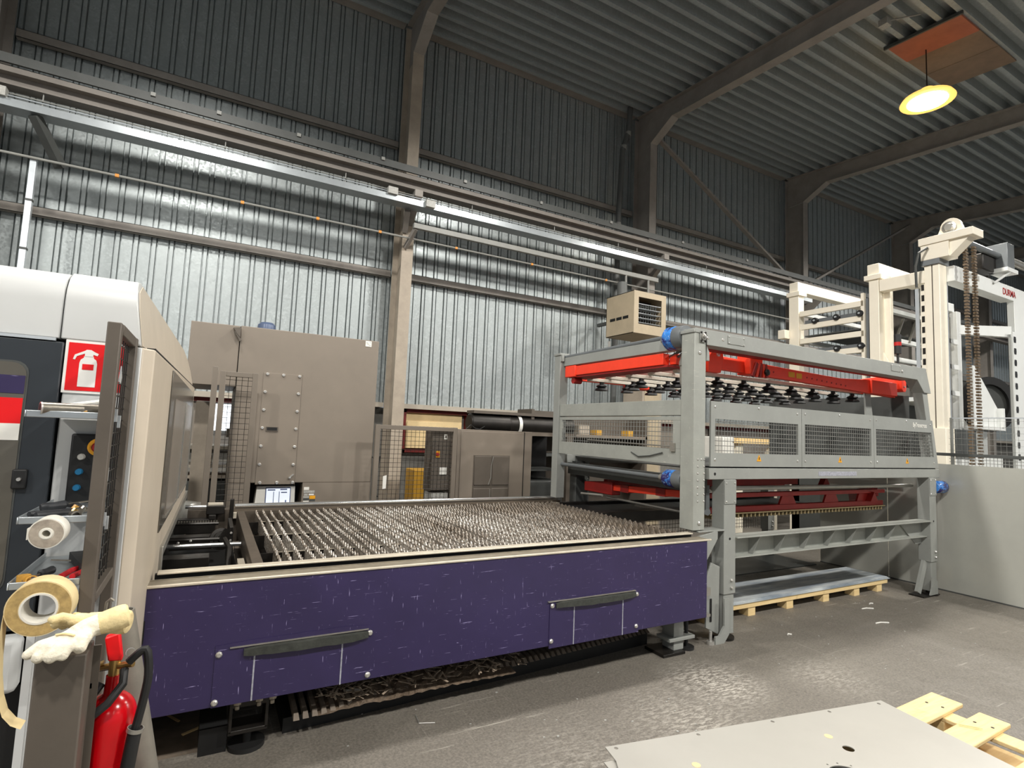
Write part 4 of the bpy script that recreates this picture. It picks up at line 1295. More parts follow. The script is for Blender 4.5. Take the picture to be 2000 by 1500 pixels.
part('shell', MB().lathe((3.22, 7.1, 1.70), (1, 0, 0), [(.0, 0), (.12, 0), (.14, .02), (.14, .6), (.15, .62), (.14, .64), (.14, 1.75), (.0, 1.75)], 24), M['blackm'], t)
part('cradle', MB().box(3.24, 4.95, 6.98, 7.22, 1.84, 1.88).box(3.24, 3.3, 6.98, 7.22, 0, 1.6).box(4.85, 4.95, 6.98, 7.22, 0, 1.6), M['brown_d'], t)
part('strap', MB().lathe((3.98, 7.1, 1.70), (1, 0, 0), [(.142, 0), (.15, 0), (.15, .05), (.142, .05), (.142, 0)], 24), M['white'], t)
yc = thing('yellow_crate', 'ochre yellow crate front behind the wide mesh fence', 'crate', (2.95, 7.9, 0))
part('panel', MB().box(2.60, 3.1, 7.5, 7.9, .42, 1.0), M['yellow'], yc, .01)
part('foot', MB().box(2.62, 2.72, 7.5, 7.9, 0, .42).box(3.0, 3.1, 7.5, 7.9, 0, .42), M['wood_d'], yc)
one('cream_board', MB().box(2.78, 3.4, 8.52, 8.545, 1.27, 1.70), M['board'], 'cream board leaning in the red framed window behind the fence', 'board', bevel=.003)
one('cable_loop', MB().tube([(1.558, 5.92, 1.27), (1.575, 5.85, 1.25), (1.62, 5.82, 1.28), (1.60, 5.82, 1.1), (1.58, 5.83, .9), (1.62, 5.82, .85)], .008, 6), M['rubber'], 'dark cable loop hanging on the cabinet edge by the wide fence', 'cable')
one('cable_whisker', MB().tube([(2.6, 5.8, 1.606), (2.66, 5.8, 1.66), (2.72, 5.8, 1.62), (2.78, 5.8, 1.612), (2.84, 5.8, 1.65)], .005, 6), M['rubber'], 'thin cable end curling up on the cooling unit top', 'cable')

# ================================================================== SHEET LOADER (grey gantry on the right of the table)
FY, BY = 3.1, 5.1
t = thing('sheet_loader', 'tall grey sheet loading gantry with mesh windows and riveted posts', 'loader', (5.3, 4.1, 0))
G = M['loader']
part('post', MB().box(3.365, 3.495, FY, FY + .14, .885, 2.46), M['loader_worn'], t, .004)
part('post_cap', MB().box(3.355, 3.43, FY - .004, FY + .15, 2.46, 2.485), G, t, .003)
part('post', MB().box(3.365, 3.47, 5.03, 5.14, .90, 2.47), G, t, .004)
part('post_cap', MB().box(3.355, 3.48, 5.02, 5.15, 2.47, 2.495), G, t, .003)
rv = bolt_mb(.008, .006)
repeat('rivet', rv, M['bolt'], [(3.415 + .035 * (k % 2) * 2, FY, 1.385 - .055 * (k // 2)) for k in range(12)] + [(3.415, FY, 1.44), (3.455, FY, 1.44), (3.485, FY, 1.44)], t)
repeat('bolt', bolt_mb(.017, .012), M['bolt'], [(3.435, FY, .94), (3.51, FY, 2.43), (3.69, FY, 2.435), (3.425, FY, 2.30)], t)
part('top_beam', MB().prism([(3.495, 2.37), (3.60, 2.37), (6.70, 2.355), (6.82, 2.355), (6.96, 2.22), (7.11, 2.22), (7.01, 2.497), (3.365, 2.497), (3.365, 2.46), (3.495, 2.46), (3.495, 2.24), (3.53, 2.24), (3.53, 2.31)], XZ, FY - .006, FY + .12), G, t, .003)
part('post_plate', MB().box(3.415, 3.48, FY - .012, FY - .005, 2.385, 2.475), G, t, .003)
repeat('bolt', bolt_mb(.010, .01), M['blackm'], [(x, FY - .012, z) for x in (3.425, 3.47) for z in (2.395, 2.465)], t)
part('bearing', MB().lathe((3.447, FY - .012, 2.43), (0, -1, 0), [(.028, 0), (.028, .012), (.014, .014), (.014, .024), (0, .026)], 16), M['trim'], t)
for (a, b_) in ((3.744, 3.956), (6.281, 6.46)):
    q = part('blank_plate', MB().box(a, b_, FY - .011, FY - .005, 2.405, 2.478), G, t, .003)
    repeat('bolt', bolt_mb(.007, .005), M['bolt'], [(x, FY - .011, z) for x in (a + .015, b_ - .015) for z in (2.415, 2.468)], q)
repeat('bolt', bolt_mb(.017, .012), M['bolt'], [(6.50, FY - .006, 2.42)], t)
# left side, running back from the camera
part('side_beam', MB().box(3.41, 3.50, FY + .14, 5.03, 2.35, 2.45), G, t, .004)
part('side_beam', MB().box(3.38, 3.46, FY + .14, 5.03, 1.79, 1.92), M['loader_worn'], t, .004)
sg = MB()
for (a, b_, c_, e) in ((3.24, 5.03, 1.385, 1.515), (3.24, 5.03, 1.75, 1.782), (3.24, 3.345, 1.515, 1.75), (4.985, 5.03, 1.515, 1.75)):
    sg.box(3.385, 3.40, a, b_, c_, e)
part('side_guard', sg, M['loader_worn'], t, .002)
part('side_mesh', MB().wires((3.393, 3.345, 1.515), (0, 1.64, 0), (0, 0, .235), 42, 6, .0028), M['mesh'], t, kind='stuff')
part('upper_shaft', MB().cyl((3.43, 3.48, 2.47), (3.43, 5.06, 2.45), .022, 14), M['motor'], t)
part('lower_shaft', MB().cyl((3.43, 3.5, 1.262), (3.43, 5.08, 1.268), .02, 14), M['motor'], t)


def motor(z, r, y0, y1, x=3.43, d=-1):
    m = part('drive_motor', MB().lathe((x, y0, z), (0, 1, 0), [(.0, 0), (r * .96, 0), (r, .02), (r, y1 - y0 - .12), (r * .8, y1 - y0 - .05), (.0, y1 - y0 - .05)], 24), M['motor'], t)
    part('motor_wrap', MB().lathe((x, y0 + (y1 - y0) * .42, z), (0, 1, 0), [(r * 1.01, 0), (r * 1.05, .015), (r * 1.02, .05), (r * 1.05, (y1 - y0) * .4), (r * .85, (y1 - y0) * .52), (.03, (y1 - y0) * .55), (.0, (y1 - y0) * .56)], 24), M['wrap'], m)
    part('coupling', MB().cyl((x, y1 - .02, z), (x, y1 + .05, z), .03, 14), M['trim'], m)
    return m


motor(2.45, .098, 3.245, 3.47)
motor(1.262, .072, 3.245, 3.47)
part('filter_bowl', MB().lathe((3.50, 3.33, 2.05), (0, 0, 1), [(.0, 0), (.035, .005), (.042, .03), (.042, .16), (.05, .17), (.05, .2), (.03, .27), (.0, .28)], 16), M['trim'], t)
part('air_hose', MB().tube([(3.52, 3.7, 2.30), (3.5, 3.5, 2.31), (3.5, 3.36, 2.36), (3.52, 3.28, 2.40)], .013, 8).tube([(3.54, 3.7, 2.27), (3.52, 3.5, 2.28), (3.51, 3.38, 2.32), (3.5, 3.33, 2.34)], .011, 8), M['pipe_grey'], t)
part('pillow_block', MB().box(3.37, 3.40, 5.0, 5.05, 2.40, 2.48), G, t, .004)
part('cable', MB().tube([(3.38, 3.85, 1.46), (3.375, 3.75, 1.425), (3.375, 3.6, 1.44), (3.375, 3.45, 1.475)], .005, 6), M['dark_strip'], t)
part('door_bolt', MB().cyl((3.377, 3.35, 1.53), (3.377, 4.5, 1.55), .006, 6).box(3.368, 3.386, 3.31, 3.36, 1.49, 1.56), M['trim'], t)
# front covers with mesh windows
covers = [(3.555, 4.741, 3.604, 4.692, 1.772, 1.495, 'A'), (4.747, 5.93, 4.79, 5.885, 1.776, 1.502, 'B'), (5.936, 7.2, 5.972, 7.1, 1.778, 1.508, 'C')]
for (x0, x1, a, b_, zt, zb, id_) in covers:
    last = id_ == 'C'
    xr = (lambda z: 7.237 - .2085 * (z - 1.385)) if last else (lambda z: x1)
    xi = (lambda z: 7.145 - .17 * (z - 1.51)) if last else (lambda z: b_)
    mb = MB()
    zA, zB = 1.385, 1.915
    for quad in ([(x0, zA), (xr(zA), zA), (xr(zb), zb), (x0, zb)], [(x0, zt), (xr(zt), zt), (xr(zB), zB), (x0, zB)], [(x0, zb), (a, zb), (a, zt), (x0, zt)], [(xi(zb), zb), (xr(zb), zb), (xr(zt), zt), (xi(zt), zt)]):
        mb.prism(quad, XZ, FY - .004, FY + .012)
    cv = part('cover_panel', mb, G, t)
    w = MB()
    nv, nu = 7, int((b_ - a) / .035)
    for i in range(nu):
        x = a + (b_ - a) * (i + .5) / nu
        w.wires((x, FY + .004, zb), (.0001, 0, 0), (0, 0, zt - zb), 1, 0, .0021)
    for i in range(nv):
        z = zb + (zt - zb) * (i + .5) / nv
        w.wires((a, FY + .007, z), (xi(z) - a, 0, 0), (0, 0, .0001), 0, 1, .0028)
    part('wire_mesh', w, M['mesh'], cv, kind='stuff')
    xm = (x0 + x1) / 2
    repeat('bolt', bolt_mb(.011, .006), M['bolt'], [(x0 + .05, FY - .004, 1.44), (x0 + .05, FY - .004, 1.87), (x1 - .06, FY - .004, 1.44), (x1 - .06 - (.06 if last else 0), FY - .004, 1.865), (xm, FY - .004, 1.885)], cv)
    part('warning_triangle', MB().prism([(xm - .03, 1.432), (xm + .03, 1.432), (xm, 1.488)], XZ, FY - .0065, FY - .004), M['warn'], cv)
    part('warning_mark', MB().box(xm - .004, xm + .004, FY - .008, FY - .0065, 1.445, 1.468), M['black'], cv)
    if last:
        text('white_lettering', 'ByTranscross', (6.70, FY - .006, 1.83), .068, M['white'], cv, sx=.80)
part('end_post', MB().prism([(7.237, 1.385), (7.01, 2.497), (6.82, 2.40), (6.957, 2.23), (7.03, 1.915), (7.13, 1.385)], XZ, FY + .012, FY + .11), G, t, .003)
part('end_gusset', MB().prism([(6.47, 1.915), (6.60, 1.915), (6.55, 2.2), (6.49, 2.36), (6.44, 2.36)], XZ, FY + .35, FY + .37), G, t)
part('end_cover', MB().prism([(3.3, 1.35), (5.1, 1.35), (5.1, 2.2), (3.3, 2.2)], lambda u, v, d: (7.06 + d, u, v), 0, .012), M['dark_strip'], t)
# table beams and legs
part('deck_beam', MB().box(3.545, 7.27, FY, FY + .12, 1.28, 1.372), G, t, .004)
part('deck_beam', MB().box(3.545, 7.27, BY, BY + .12, 1.28, 1.372), G, t, .004)
part('deck_gap', MB().box(3.56, 7.22, FY + .02, FY + .1, 1.372, 1.386), M['black'], t)
part('deck_side', MB().box(3.56, 3.66, FY + .12, BY, 1.16, 1.28), M['dark_strip'], t)
part('worn_strip', MB().box(5.0, 5.62, FY - .002, FY, 1.305, 1.345), M['scrape'], t)
part('deck_hole', MB().cyl((3.61, FY - .002, 1.325), (3.61, FY + .004, 1.325), .012, 12), M['black'], t)
for (xa, xb, y0) in ((3.722, 3.862, FY), (7.035, 7.175, FY), (3.722, 3.862, BY), (7.035, 7.175, BY)):
    fr_ = y0 == FY
    lg = part('leg', MB().box(xa, xb, y0, y0 + .125, .36, 1.28), G, t, .004)
    part('lower_leg', MB().box(xa + .012, xb - .008, y0 + .01, y0 + .115, .045, .38), G, lg, .003)
    part('foot_plate', MB().cyl((xa + .07, y0 + .06, 0), (xa + .07, y0 + .06, .02), .085, 20).cyl((xa + .07, y0 + .06, .02), (xa + .07, y0 + .06, .1), .03, 12), M['blackm'], lg)
    part('cap_plate', MB().box(xa, xb, y0 - .006, y0, 1.08, 1.275), G, lg, .002)
    repeat('bolt', bolt_mb(.008, .006), M['bolt'], [(xa + .02, y0 - .006, 1.10), (xb - .02, y0 - .006, 1.10), (xa + .02, y0 - .006, 1.25), (xb - .02, y0 - .006, 1.25)], lg)
    repeat('bolt', bolt_mb(.014, .016), M['bolt'], [(xa + .09, y0, .41), (xa + .09, y0, .47)], lg)
    part('bolt_hole', MB().cyl((xa + .07, y0 - .002, .80), (xa + .07, y0 + .004, .80), .010, 12), M['black'], lg)
part('foot_bracket', MB().prism([(3.60, 0), (3.70, 0), (3.755, .06), (3.755, .34), (3.70, .34), (3.70, .13), (3.64, .06), (3.60, .06)], XZ, FY - .03, FY - .015), G, t)
part('slotted_plate', MB().prism([(3.545, .12), (3.69, .05), (3.70, .58), (3.60, .62), (3.545, .50)], XZ, FY + .02, FY + .035), G, t, .003)
part('slot', MB().box(3.585, 3.608, FY + .015, FY + .022, .16, .34), M['black'], t, .004)
part('levelling_bolt', MB().cyl((3.575, FY, .0), (3.575, FY, .025), .03, 14).cyl((3.575, FY, .02), (3.575, FY, .1), .012, 10), M['bolt'], t)
part('knee_gusset', MB().prism([(3.42, .84), (3.64, .875), (3.64, .81), (3.48, .60), (3.42, .58)], XZ, FY - .01, FY + .01), G, t, .003)
part('gusset_flange', MB().box(3.42, 3.72, FY - .01, FY + .12, .868, .88), G, t, .002)
part('side_bracket', MB().box(3.46, 3.55, FY - .02, FY + .05, .38, .44).box(3.46, 3.55, FY - .02, FY + .05, .22, .24), M['trim'], t)
part('knee_brace', MB().beam((6.86, FY + .06, .04), (7.02, FY + .06, .36), .08, .03, (0, 1, 0)), G, t)
part('knee_foot', MB().box(6.84, 7.18, FY - .01, FY + .14, 0, .012), M['blackm'], t)
part('knee_plate', MB().prism([(6.95, .02), (7.12, .02), (7.12, .16), (7.0, .2), (6.99, .10)], XZ, FY - .02, FY - .008), G, t)
bb = MB().box(3.862, 7.035, FY + .105, FY + .115, .635, .81).box(3.862, 7.035, FY - .02, FY + .115, .80, .812).box(3.862, 7.035, FY + .03, FY + .115, .628, .638)
part('rail_beam', bb, M['loader_worn'], t, .002)
repeat('stiffener', MB().hexa([(-.004, -.115, .082), (.004, -.115, .082), (.004, .0, .082), (-.004, .0, .082), (-.004, -.04, -.085), (.004, -.04, -.085), (.004, 0, -.085), (-.004, 0, -.085)][4:] + [(-.004, -.115, .082), (.004, -.115, .082), (.004, .0, .082), (-.004, .0, .082)]), G,
       [(x, FY + .105, .72) for x in (4.16, 4.50, 4.87, 5.24, 5.60, 5.96, 6.31)], t, smooth=False)
part('knee_gusset', MB().prism([(6.55, .81), (7.035, .81), (7.035, .55), (6.9, .55)], XZ, FY + .09, FY + .10), G, t)
part('front_shaft', MB().cyl((3.80, FY + .19, 1.185), (7.06, FY + .19, 1.175), .021, 14), M['trim'], t)
part('end_motor', MB().lathe((7.18, FY + .03, 1.17), (1, 0, 0), [(.0, 0), (.06, 0), (.06, .05), (.07, .06), (.072, .2), (.05, .24), (0, .245)], 20), M['wrap'], t)
part('chain_anchor', MB().box(3.66, 3.70, FY + .13, FY + .16, 1.02, 1.22).lathe((3.68, FY + .145, 1.0), (-.4, -1, 0), [(.0, -.02), (.03, -.02), (.03, .02), (0, .02)], 6), M['motor'], t)
part('rear_column', MB().box(3.62, 3.74, 5.02, 5.14, .55, 1.30), M['dark_strip'], t, .004)
# dark second pallet waiting inside the frame, below an added shading plate
part('light_block_plate', MB().box(3.66, 7.03, 3.30, 5.1, 1.345, 1.355), M['dark_strip'], t)  # unseen plate added to keep lamp light out of the loader interior
part('carriage_top', MB().box(3.40, 6.95, 4.35, 4.95, .80, .83), M['black'], t)
part('carriage_rail', MB().box(3.40, 6.95, 4.95, 5.01, .80, .86), M['blackm'], t)
part('carriage_rail', MB().box(3.40, 6.95, 4.30, 4.35, .74, .845), M['blackm'], t)
part('carriage_roller', MB().cyl((3.50, 4.4, 1.0), (3.50, 4.75, .98), .012, 8).beam((3.85, 4.3, .905), (3.9, 3.6, .93), .03, .02), M['trim'], t)
part('rear_guard', MB().wires((4.0, 5.15, .40), (2.9, 0, 0), (0, 0, .42), 60, 9, .003), M['brown_d'], t, kind='stuff')

# ------------------------------------------------------------------ vacuum gripper
t = thing('vacuum_gripper', 'bright red vacuum gripper frame with rows of black suction cups', 'gripper', (5.4, 4.2, 2.15))
R = M['red']
fb = MB().prism([(3.62, 2.25), (6.0, 2.205), (6.48, 2.19), (6.98, 2.175), (6.98, 2.40), (6.85, 2.42), (6.60, 2.385), (6.3, 2.335), (5.9, 2.315), (5.0, 2.335), (4.0, 2.365), (3.62, 2.375)], XZ, 3.40, 3.46)
part('front_beam', fb, R, t, .003)
repeat('beam_hole', MB().cyl((0, 0, 0), (0, -.003, 0), .009, 8), M['darkred'], [(4.62 + .075 * k, 3.40, 2.298 - .0082 * k + (.0 if k < 6 else 0)) for k in range(3)] + [(5.3 + .085 * k, 3.40, 2.272 - .004 * k) for k in range(9)], t)
part('end_block', MB().box(6.45, 6.98, 3.375, 3.50, 2.19, 2.345), R, t, .006)
part('end_lug', MB().prism([(7.05, 2.28), (7.08, 2.25), (7.13, 2.25), (7.15, 2.28), (7.15, 2.39), (7.12, 2.42), (7.07, 2.42), (7.05, 2.40)], XZ, 3.36, 3.46), R, t, .006)
part('lug_bolt', MB().lathe((7.1, 3.36, 2.31), (0, -1, 0), [(.012, 0), (.012, .01), (0, .012)], 8), M['bolt'], t)
part('left_bracket', MB().prism([(3.82, 2.20), (3.98, 2.20), (4.02, 2.33), (3.99, 2.46), (3.92, 2.46), (3.86, 2.38), (3.82, 2.33)], XZ, 3.36, 3.42), R, t, .006)
part('lug_bolt', MB().lathe((3.94, 3.36, 2.365), (0, -1, 0), [(.02, 0), (.02, .012), (0, .014)], 10), M['bolt'], t)
cl_ = part('clamp', MB().box(4.34, 4.52, 3.33, 3.48, 2.22, 2.46), R, t, .01)
for k in range(5):
    part('clamp_fin', MB().beam((4.36 + .05 * k, 3.325, 2.20), (4.42 + .03 * k, 3.325, 2.33), .03, .025, (0, 1, 0)), M['red'] if k % 2 else M['darkred'], cl_)
part('clamp_nut', MB().lathe((4.54, 3.33, 2.25), (0, -1, 0), [(.03, 0), (.03, .04), (.015, .045), (.0, .05)], 8), M['blackm'], cl_)
for (a, b_, z) in ((5.0, 5.10, 2.28), (5.125, 5.215, 2.276)):
    part('yellow_sticker', MB().box(a, b_, 3.3975, 3.3995, z - .025, z + .027), M['warn'], t)
part('side_beam', MB().box(3.415, 3.49, 3.50, 4.90, 2.235, 2.335), R, t, .004)
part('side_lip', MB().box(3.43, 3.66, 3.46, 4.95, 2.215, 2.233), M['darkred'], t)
part('side_tie', MB().box(3.49, 3.66, 3.42, 3.50, 2.24, 2.33).box(3.49, 3.66, 4.85, 4.95, 2.24, 2.33), R, t, .004)
part('corner_block', MB().box(3.405, 3.54, 4.80, 4.99, 2.22, 2.345), R, t, .008)
part('corner_wheel', MB().cyl((3.54, 4.88, 2.185), (3.44, 4.88, 2.185), .035, 14), M['darkred'], t)
part('rear_beam', MB().box(3.62, 6.9, 4.98, 5.04, 2.20, 2.29), R, t, .004)
part('rear_bracket', MB().box(4.3, 4.62, 4.94, 5.06, 2.16, 2.24), M['red'], t, .006)
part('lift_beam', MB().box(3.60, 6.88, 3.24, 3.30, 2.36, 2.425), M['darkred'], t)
ROWS = (3.56, 3.88, 4.2, 4.52, 4.84)
for y in ROWS:
    part('suction_rail', MB().box(3.62, 6.6, y - .03, y + .03, 2.19, 2.225), M['cream_bar'], t, .003)
repeat('cross_tie', MB().box(-.02, .02, -.75, .75, -.012, .012), M['trim'], [(x, 4.2, 2.24) for x in (3.9, 4.9, 5.9)], t)
cm = MB().lathe((0, 0, 0), (0, 0, 1), [(.068, -.045), (.074, -.042), (.066, -.022), (.04, -.012), (.056, -.002), (.06, .004), (.045, .018), (.022, .026), (.022, .05), (.0, .051)], 16)
sp_ = []
for j, y in enumerate(ROWS):
    for k in range(8):
        sp_.append((3.80 + .37 * k + (.18 if j % 2 else 0), y, 2.14))
repeat('suction_cup', cm, M['rubber'], sp_, t)
repeat('cup_stem', MB().cyl((0, 0, -.01), (0, 0, .07), .009, 8), M['trim'], [(x + .03, y, 2.16) for x, y, z in sp_[::2]], t)
repeat('lift_rod', MB().cyl((0, 0, 0), (0, 0, .26), .012, 8), M['trim'], [(3.62, 4.5, 2.33), (6.8, 3.44, 2.2)], t)

# ------------------------------------------------------------------ unloading fork
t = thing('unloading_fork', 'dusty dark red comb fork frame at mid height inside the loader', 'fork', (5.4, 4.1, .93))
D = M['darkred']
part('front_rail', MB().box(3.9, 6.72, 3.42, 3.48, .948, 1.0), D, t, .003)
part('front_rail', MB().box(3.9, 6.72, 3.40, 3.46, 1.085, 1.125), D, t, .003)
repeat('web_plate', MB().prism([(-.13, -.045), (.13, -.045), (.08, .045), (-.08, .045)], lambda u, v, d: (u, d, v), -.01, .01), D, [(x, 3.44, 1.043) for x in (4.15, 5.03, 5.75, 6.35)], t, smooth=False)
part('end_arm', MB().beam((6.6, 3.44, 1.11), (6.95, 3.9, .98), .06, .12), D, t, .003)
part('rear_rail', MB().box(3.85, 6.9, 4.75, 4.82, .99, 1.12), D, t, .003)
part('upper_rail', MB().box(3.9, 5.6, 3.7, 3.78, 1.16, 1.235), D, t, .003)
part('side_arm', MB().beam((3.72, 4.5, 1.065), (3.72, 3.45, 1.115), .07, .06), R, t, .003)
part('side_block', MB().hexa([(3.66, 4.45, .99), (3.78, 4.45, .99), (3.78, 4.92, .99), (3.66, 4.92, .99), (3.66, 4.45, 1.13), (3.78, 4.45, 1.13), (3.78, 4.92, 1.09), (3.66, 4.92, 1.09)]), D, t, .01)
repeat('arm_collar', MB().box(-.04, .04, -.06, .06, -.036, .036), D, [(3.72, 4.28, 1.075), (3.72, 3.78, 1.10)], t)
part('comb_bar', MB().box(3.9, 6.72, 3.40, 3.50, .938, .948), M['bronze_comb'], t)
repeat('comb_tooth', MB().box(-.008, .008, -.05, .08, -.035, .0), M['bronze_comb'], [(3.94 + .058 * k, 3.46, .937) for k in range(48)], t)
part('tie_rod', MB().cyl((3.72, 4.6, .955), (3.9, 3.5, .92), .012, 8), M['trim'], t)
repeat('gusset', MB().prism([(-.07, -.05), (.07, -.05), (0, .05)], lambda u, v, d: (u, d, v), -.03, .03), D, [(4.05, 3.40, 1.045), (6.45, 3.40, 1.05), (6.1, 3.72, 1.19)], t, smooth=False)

# ------------------------------------------------------------------ pallet of sheets under the loader
t = thing('wooden_pallet', 'low pine pallet carrying grey steel sheets under the loader', 'pallet', (5.4, 3.75, 0))
part('edge_board', MB().box(3.75, 6.8, 3.43, 3.46, .078, .125), M['wood'], t, .003)
part('edge_board', MB().box(3.75, 6.8, 3.84, 3.87, .078, .125), M['wood'], t)
part('deck', MB().box(3.75, 6.8, 3.46, 3.84, .10, .125), M['wood_d'], t)
repeat('block', MB().box(-.05, .05, 0, .1, 0, .078), M['wood'], [(x, 3.44, 0.0001) for x in (3.95, 4.51, 5.07, 5.66, 6.21, 6.65)], t)
repeat('block', MB().box(-.05, .05, 0, .1, 0, .078), M['wood'], [(x, 3.77, 0.0001) for x in (3.95, 4.51, 5.07, 5.66, 6.21, 6.65)], t)
for k in range(3):
    one('steel_sheet', MB().box(3.7 + .012 * k, 6.83 - .02 * k, 3.42 + .004 * k, 3.90 - .008 * k, .1255 + .009 * k, .1335 + .009 * k), M['stack'],
        ('lowest grey steel sheet of three on the pallet under the loader', 'middle grey steel sheet of three on the pallet under the loader', 'smeared uppermost steel sheet of three on the pallet under the loader')[k], 'sheet', 'steel sheets on the pallet under the loader')
one('dark_sheet', MB().box(4.6, 7.2, 4.5, 5.3, .0, .012), M['darksheet'], 'dark oily sheet lying on the floor behind the pallet', 'sheet')

# ================================================================== PARTITION AND FENCE ON THE RIGHT
t = thing('sheet_partition', 'waist high partition of plain grey steel sheets right of the loader', 'partition', (7.47, 3.2, 0))
for (a, b_, z, dx) in ((1.2, 2.05, 1.425, .0), (2.056, 3.74, 1.43, 0.004), (3.746, 4.6, 1.43, 0)):
    part('sheet', MB().box(7.45 + dx, 7.462 + dx, a, b_, .012, z), M['sheet'], t)
part('floor_channel', MB().box(7.44, 7.475, 1.2, 4.6, 0, .012), M['dark_strip'], t)
t = thing('partition_fence', 'light wire fence with a dark top rail standing behind the grey partition', 'fence', (7.52, 2.4, 0))
part('dark_rail', MB().box(7.49, 7.52, 1.2, 3.3, 1.525, 1.56), M['dark_strip'], t, .003)
part('top_wire', MB().box(7.50, 7.51, 1.2, 3.08, 1.955, 1.968), M['alu'], t)
part('wire_mesh', MB().wires((7.505, 1.2, 1.3), (0, 1.9, 0), (0, 0, .25), 58, 7, .0026), M['mesh'], t, kind='stuff')
part('upper_wires', MB().wires((7.505, 1.2, 1.56), (0, 1.9, 0), (0, 0, .40), 38, 6, .0012), M['mesh'], t, kind='stuff')
repeat('post', MB().box(-.012, .012, -.012, .012, 0, 1.965), M['mesh'], [(7.507, 3.07, 0), (7.507, 1.25, 0)], t)

# ================================================================== CREAM STORAGE TOWER
C = M['cream']
t = thing('storage_tower', 'cream storage rack tower with sloping shelf bars and black rollers', 'storage rack', (9.4, 5.4, 0))
part('upright', MB().box(9.2, 9.36, 6.05, 6.24, 0, 4.28), C, t, .006)
part('upright_cap', MB().box(9.17, 9.40, 6.02, 6.27, 4.28, 4.36), C, t, .004)
part('head_beam', MB().box(9.2, 11.6, 6.06, 6.23, 4.36, 4.54), C, t, .006)
part('upright', MB().box(9.2, 9.40, 4.69, 4.84, 0, 4.28), C, t, .006)
part('upright', MB().box(9.36, 9.44, 4.60, 4.70, 0, 4.2), C, t, .004)
part('upright_cap', MB().box(9.17, 9.44, 4.64, 4.90, 4.28, 4.36), C, t, .004)
part('head_beam', MB().box(9.2, 10.6, 4.68, 4.86, 4.36, 4.54), C, t, .006)
part('rack_post', MB().box(9.2, 9.26, 4.92, 4.97, 2.6, 4.1), C, t, .003)
part('rack_strip', MB().box(9.22, 9.25, 4.86, 4.90, 2.6, 4.0), M['motor'], t)
repeat('shelf_bar', MB().box(-.03, .03, -.55, .55, -.045, .045), C, [(9.23, 5.48, z) for z in (3.93, 3.685, 3.43, 3.165)], t)
repeat('shelf_beam', MB().box(0, 2.2, -.04, .04, -.035, .035), M['creamw'], [(9.26, y, z) for z in (3.93, 3.43, 3.1) for y in (4.95, 6.0)], t)
repeat('roller_bar', MB().box(-.02, .02, -.5, .5, -.03, .03), M['motor'], [(9.25, 5.45, 3.77), (9.25, 5.45, 3.24)], t)
repeat('roller', MB().lathe((0, 0, 0), (-1, 0, 0), [(.018, -.03), (.05, -.03), (.055, -.02), (.055, .02), (.05, .03), (.018, .03), (.018, -.03)], 18), M['rubber'], [(9.2, y, 3.765) for y in (4.98, 5.365, 5.743)] + [(9.2, y, 3.228) for y in (4.97, 5.36)], t)
repeat('roller_hub', MB().cyl((0, 0, 0), (-.05, 0, 0), .016, 10), M['alu'], [(9.2, y, 3.765) for y in (4.98, 5.365, 5.743)] + [(9.2, y, 3.228) for y in (4.97, 5.36)], t)
part('side_box', MB().box(9.05, 9.2, 6.22, 6.36, 3.5, 3.66), C, t, .006)
part('rack_tray', MB().box(9.3, 11.5, 4.95, 6.0, 3.52, 3.54).box(9.3, 11.5, 4.95, 6.0, 3.0, 3.02), M['dark_strip'], t)
repeat('lattice', MB().beam((0, 0, -.2), (.25, 0, .2), .02, .04, (0, 1, 0)), M['trim'], [(9.7 + .42 * k, 4.9, 3.62) for k in range(5)], t)
part('cross_arm', MB().box(9.2, 9.34, 4.05, 4.68, 4.07, 4.26), C, t, .004)
part('arm_gusset', MB().prism([(4.45, 2.55), (4.69, 2.55), (4.69, 3.1)], lambda u, v, d: (d, u, v), 9.3, 9.33), C, t)
part('lower_tray', MB().box(9.2, 10.5, 4.2, 6.2, 2.30, 2.36), M['creamw'], t)
part('base_block', MB().box(9.2, 10.4, 4.7, 6.2, 0, 2.3), M['dark_strip'], t)

t = thing('lifting_portal', 'tall cream lifting portal with two greased chains and a slotted column', 'portal', (10.4, 3.9, 0))
part('column', MB().box(9.2, 9.42, 3.96, 4.05, 1.9, 4.32), C, t, .004)
part('column', MB().box(9.2, 9.42, 3.86, 3.945, 1.9, 4.32), C, t, .004)
part('column_base', MB().box(9.17, 9.43, 3.82, 4.09, 0, 1.9), C, t, .004)
part('column_gap', MB().box(9.21, 9.4, 3.945, 3.96, 1.9, 4.3), M['brown_d'], t)
part('edge_rail', MB().box(9.42, 9.45, 3.86, 3.9, 1.9, 4.3), M['alu'], t)
part('slotted_rail', MB().box(9.2, 9.23, 4.05, 4.11, 2.3, 4.05), C, t)
repeat('slot', MB().box(-.004, .004, -.018, .018, -.045, .045), M['blackm'], [(9.198, 4.075, 4.0 - .16 * k) for k in range(10)], t)
part('guide_strip', MB().box(9.2, 9.22, 4.13, 4.18, 2.3, 4.0), M['alu'], t)
part('column_shoe', MB().box(9.17, 9.46, 3.84, 4.08, 4.32, 4.40), M['motor'], t, .004)
part('head_block', MB().box(9.17, 9.45, 3.72, 4.08, 4.40, 4.63), C, t, .006)
part('head_cap', MB().box(9.15, 9.47, 3.42, 4.10, 4.63, 4.74), C, t, .004)
part('head_gusset', MB().prism([(3.72, 4.40), (3.72, 4.63), (3.48, 4.63)], lambda u, v, d: (d, u, v), 9.2, 9.4), C, t)
pl = part('pulley_lug', MB().prism([(-.17, 0)] + [(.13 * math.cos(a * PI / 10), .10 + .13 * math.sin(a * PI / 10)) for a in range(10, -1, -1)][::1] + [(.17, 0)], lambda u, v, d: (d, 3.72 - u, 4.74 + v), 9.24, 9.30), C, t)
